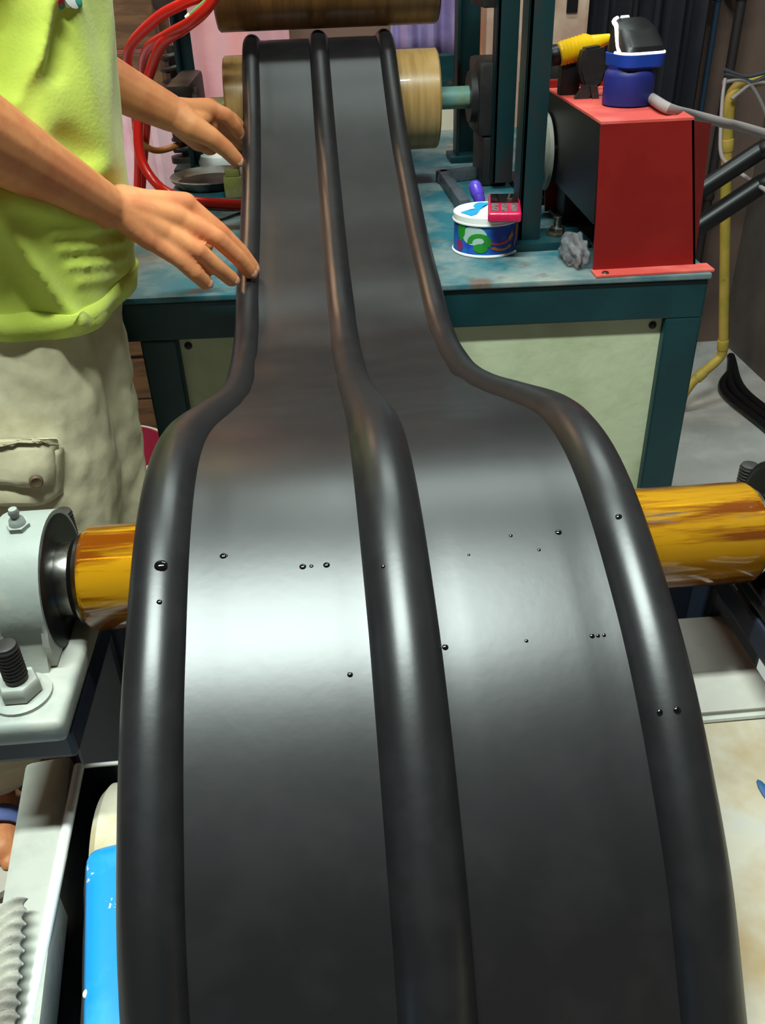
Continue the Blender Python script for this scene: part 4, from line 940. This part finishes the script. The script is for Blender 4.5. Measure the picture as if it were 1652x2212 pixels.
for i in range(NR):
    z = zk[0] + (zk[-1] - zk[0]) * i / (NR - 1)
    cx, cyy, sx, sy = (np.interp(z, zk, [k[q] for k in key]) for q in (1, 2, 3, 4))
    t = (z - zk[0]) / (zk[-1] - zk[0]); row = []
    for j in range(NA):
        a = 2 * PI * j / NA
        lowf = max(0, 1 - t * 1.7)
        f = 1 + lowf * (.030 * math.sin(4 * a + 5 * t + .6) + .018 * math.sin(9 * a - 9 * t + 1.7)) + .018 * math.sin(7 * a + 14 * t) * (1 - t) + .02 * math.exp(-((math.atan2(math.sin(a + 1.05 - 2.2 * t), math.cos(a + 1.05 - 2.2 * t))) / .16) ** 2)
        f += lowf ** 2 * .03 * math.exp(-((math.atan2(math.sin(a + .55), math.cos(a + .55))) / .22) ** 2)
        f += .06 * math.exp(-((math.atan2(math.sin(a + .95), math.cos(a + .95))) / .25) ** 2) * math.exp(-((z - 1.02) / .12) ** 2)
        zz = z + (.006 * math.sin(3 * a + 1) - .010 * math.cos(a - .2)) * lowf
        pv = Vector((cx + sx * f * math.cos(a), cyy + sy * f * math.sin(a), zz))
        if a > PI or a < .4:
            q_ = pv - CAM; dd_ = q_.dot(CF); px_, py_ = IW / 2 + FPX * q_.dot(CR) / dd_, IH / 2 - FPX * q_.dot(CU) / dd_
            disp = sum(fold_at(px_, py_, *fo) for fo in FOLDS)
            pv += Vector((math.cos(a) / sx, math.sin(a) / sy, 0)).normalized() * disp
        row.append(bm.verts.new(pv))
    rows.append(row)
for A_, B_ in zip(rows, rows[1:]):
    for j in range(NA):
        k = (j + 1) % NA; bm.faces.new((A_[j], A_[k], B_[k], B_[j]))
HEMP = [[v.co.copy() for v in r] for r in rows[:10]]
bm.faces.new(rows[0][::-1]); bm.faces.new(rows[-1])
for s_, e_ in ((shR, elR), (shL, elL)):
    capsule(bm, s_ + Vector((0, 0, -.004)), .063, s_ * .42 + e_ * .58, .060, 24, 6)
shirt = obj('shirt', bm, SHIRT, person, auto=False); remesh(shirt, .004, 3)
tx2 = bpy.data.textures.new('folds', 'CLOUDS'); tx2.noise_scale = .10; tx2.noise_depth = 1
dm2 = shirt.modifiers.new('folds', 'DISPLACE'); dm2.texture = tx2; dm2.strength = .008; dm2.texture_coords = 'LOCAL'
# hem band: a slightly raised ring that follows the lowest rows of the shirt
bm = nb()
V = []
for (ri, off) in ((1, -.002), (1, .0028), (7, .0028), (7, -.002)):
    ring = []
    for j in range(NA):
        p = HEMP[ri][j]; c_ = Vector((-.353, 1.046, p.z)); d_ = (p - c_).normalized(); ring.append(bm.verts.new(p + d_ * off))
    V.append(ring)
V.append(V[0])
for A_, B_ in zip(V, V[1:]):
    for j in range(NA):
        k = (j + 1) % NA; bm.faces.new((A_[j], A_[k], B_[k], B_[j]))
obj('hem', bm, SHIRT, shirt, auto=False)
# little printed mark on the shirt front
sb = bvh_of(shirt)
PW, PR_, PG = M('print_white', (240, 240, 236), .7), M('print_red2', (200, 60, 70), .7), M('print_teal', (60, 150, 130), .7)
for (x, y, r_, mt_) in ((150, -14, .017, PW), (165, 1, .008, PG), (165, -3, .006, PW), (128, 0, .006, PR_), (131, 12, .004, PG), (145, 4, .006, PW), (170, -40, .012, PR_), (140, -45, .012, PG)):
    h_, n_, *_ = sb.ray_cast(CAM, ray(x, y).normalized())
    if h_ is None: continue
    if n_.dot(CAM - h_) < 0: n_ = -n_
    bm = nb(); ellipsoid(bm, h_ + n_ * .0015, (r_, r_ * .8, .0012), frame_to(n_), 14, 6); obj('printed_mark', bm, mt_, shirt)
# cargo pocket on the near thigh
pb = bvh_of(pants)
def grid_on(px0, px1, py0, py1, lift, n1=14, n2=12, corner=0.):
    bm = nb(); g = []
    for i in range(n1):
        row = []
        for j in range(n2):
            u, v = i / (n1 - 1), j / (n2 - 1)
            x = px0 + (px1 - px0) * u; y = py0 + (py1 - py0) * v
            if corner and u > .75: y -= corner * ((u - .75) / .25) ** 2 * v * (py1 - py0)
            h_, n_, *_ = pb.ray_cast(CAM, ray(x, y).normalized())
            if h_ is None: h_ = atY(x, y, .84); n_ = Vector((0, -1, .2))
            if n_.dot(CAM - h_) < 0: n_ = -n_
            e = min(u, 1 - u, v, 1 - v); row.append(bm.verts.new(h_ + n_ * (lift * min(1, .25 + e * 7))))
        g.append(row)
    for i in range(n1 - 1):
        for j in range(n2 - 1): bm.faces.new((g[i][j], g[i + 1][j], g[i + 1][j + 1], g[i][j + 1]))
    return bm
for nm, args, kw in (('pocket', (-120, 134, 962, 1092, .014), dict(corner=.22)), ('pocket_flap', (-122, 122, 944, 1046, .022), dict(corner=.16)), ('pocket_band', (-122, 120, 944, 960, .027), {})):
    p_ = obj(nm, grid_on(*args, **kw), PANTS, pants); so = p_.modifiers.new('t', 'SOLIDIFY'); so.thickness = .003; so.offset = 1
h_, n_, *_ = pb.ray_cast(CAM, ray(74, 1016).normalized())
if h_ is not None:
    if n_.dot(CAM - h_) < 0: n_ = -n_
    bm = nb(); lathe(bm, h_ + n_ * .023, n_, [(.0075, 0), (.0075, .004), (.006, .0055), (.003, .0045), (0, .0045)], 20, cap=False); obj('button', bm, M('button_brown', (96, 76, 56), .5), pants)
# sandals
for a_, d_ in ((ankR, dR), (ankL, dL)):
    d_ = Vector(d_).normalized(); sd = Vector((-d_.y, d_.x, 0)); c = Vector((a_.x, a_.y, FLZ)) + d_ * .055
    out = []
    for k in range(28):
        a = 2 * PI * k / 28; ww = .046 + .008 * math.cos(a); out.append(c + d_ * (.135 * math.cos(a)) + sd * (ww * math.sin(a)))
    bm = nb(); prism(bm, out, (0, 0, .012)); so_ = obj('sandal', bm, SOLE, person, smooth=False)
    for off in (.02, .085):
        bm = nb(); cc = Vector((a_.x, a_.y, FLZ)) + d_ * off; pts = [cc + sd * (.052 * math.cos(PI * k / 10)) + Vector((0, 0, .008 + (.078 if off < .05 else .060) * math.sin(PI * k / 10))) for k in range(11)]
        V = []
        for p in pts: V.append([bm.verts.new(p - d_ * .016), bm.verts.new(p + d_ * .016)])
        for A_, B_ in zip(V, V[1:]): bm.faces.new((A_[0], A_[1], B_[1], B_[0]))
        st = obj('strap', bm, SANDAL, so_); so = st.modifiers.new('t', 'SOLIDIFY'); so.thickness = .004; so.offset = 1
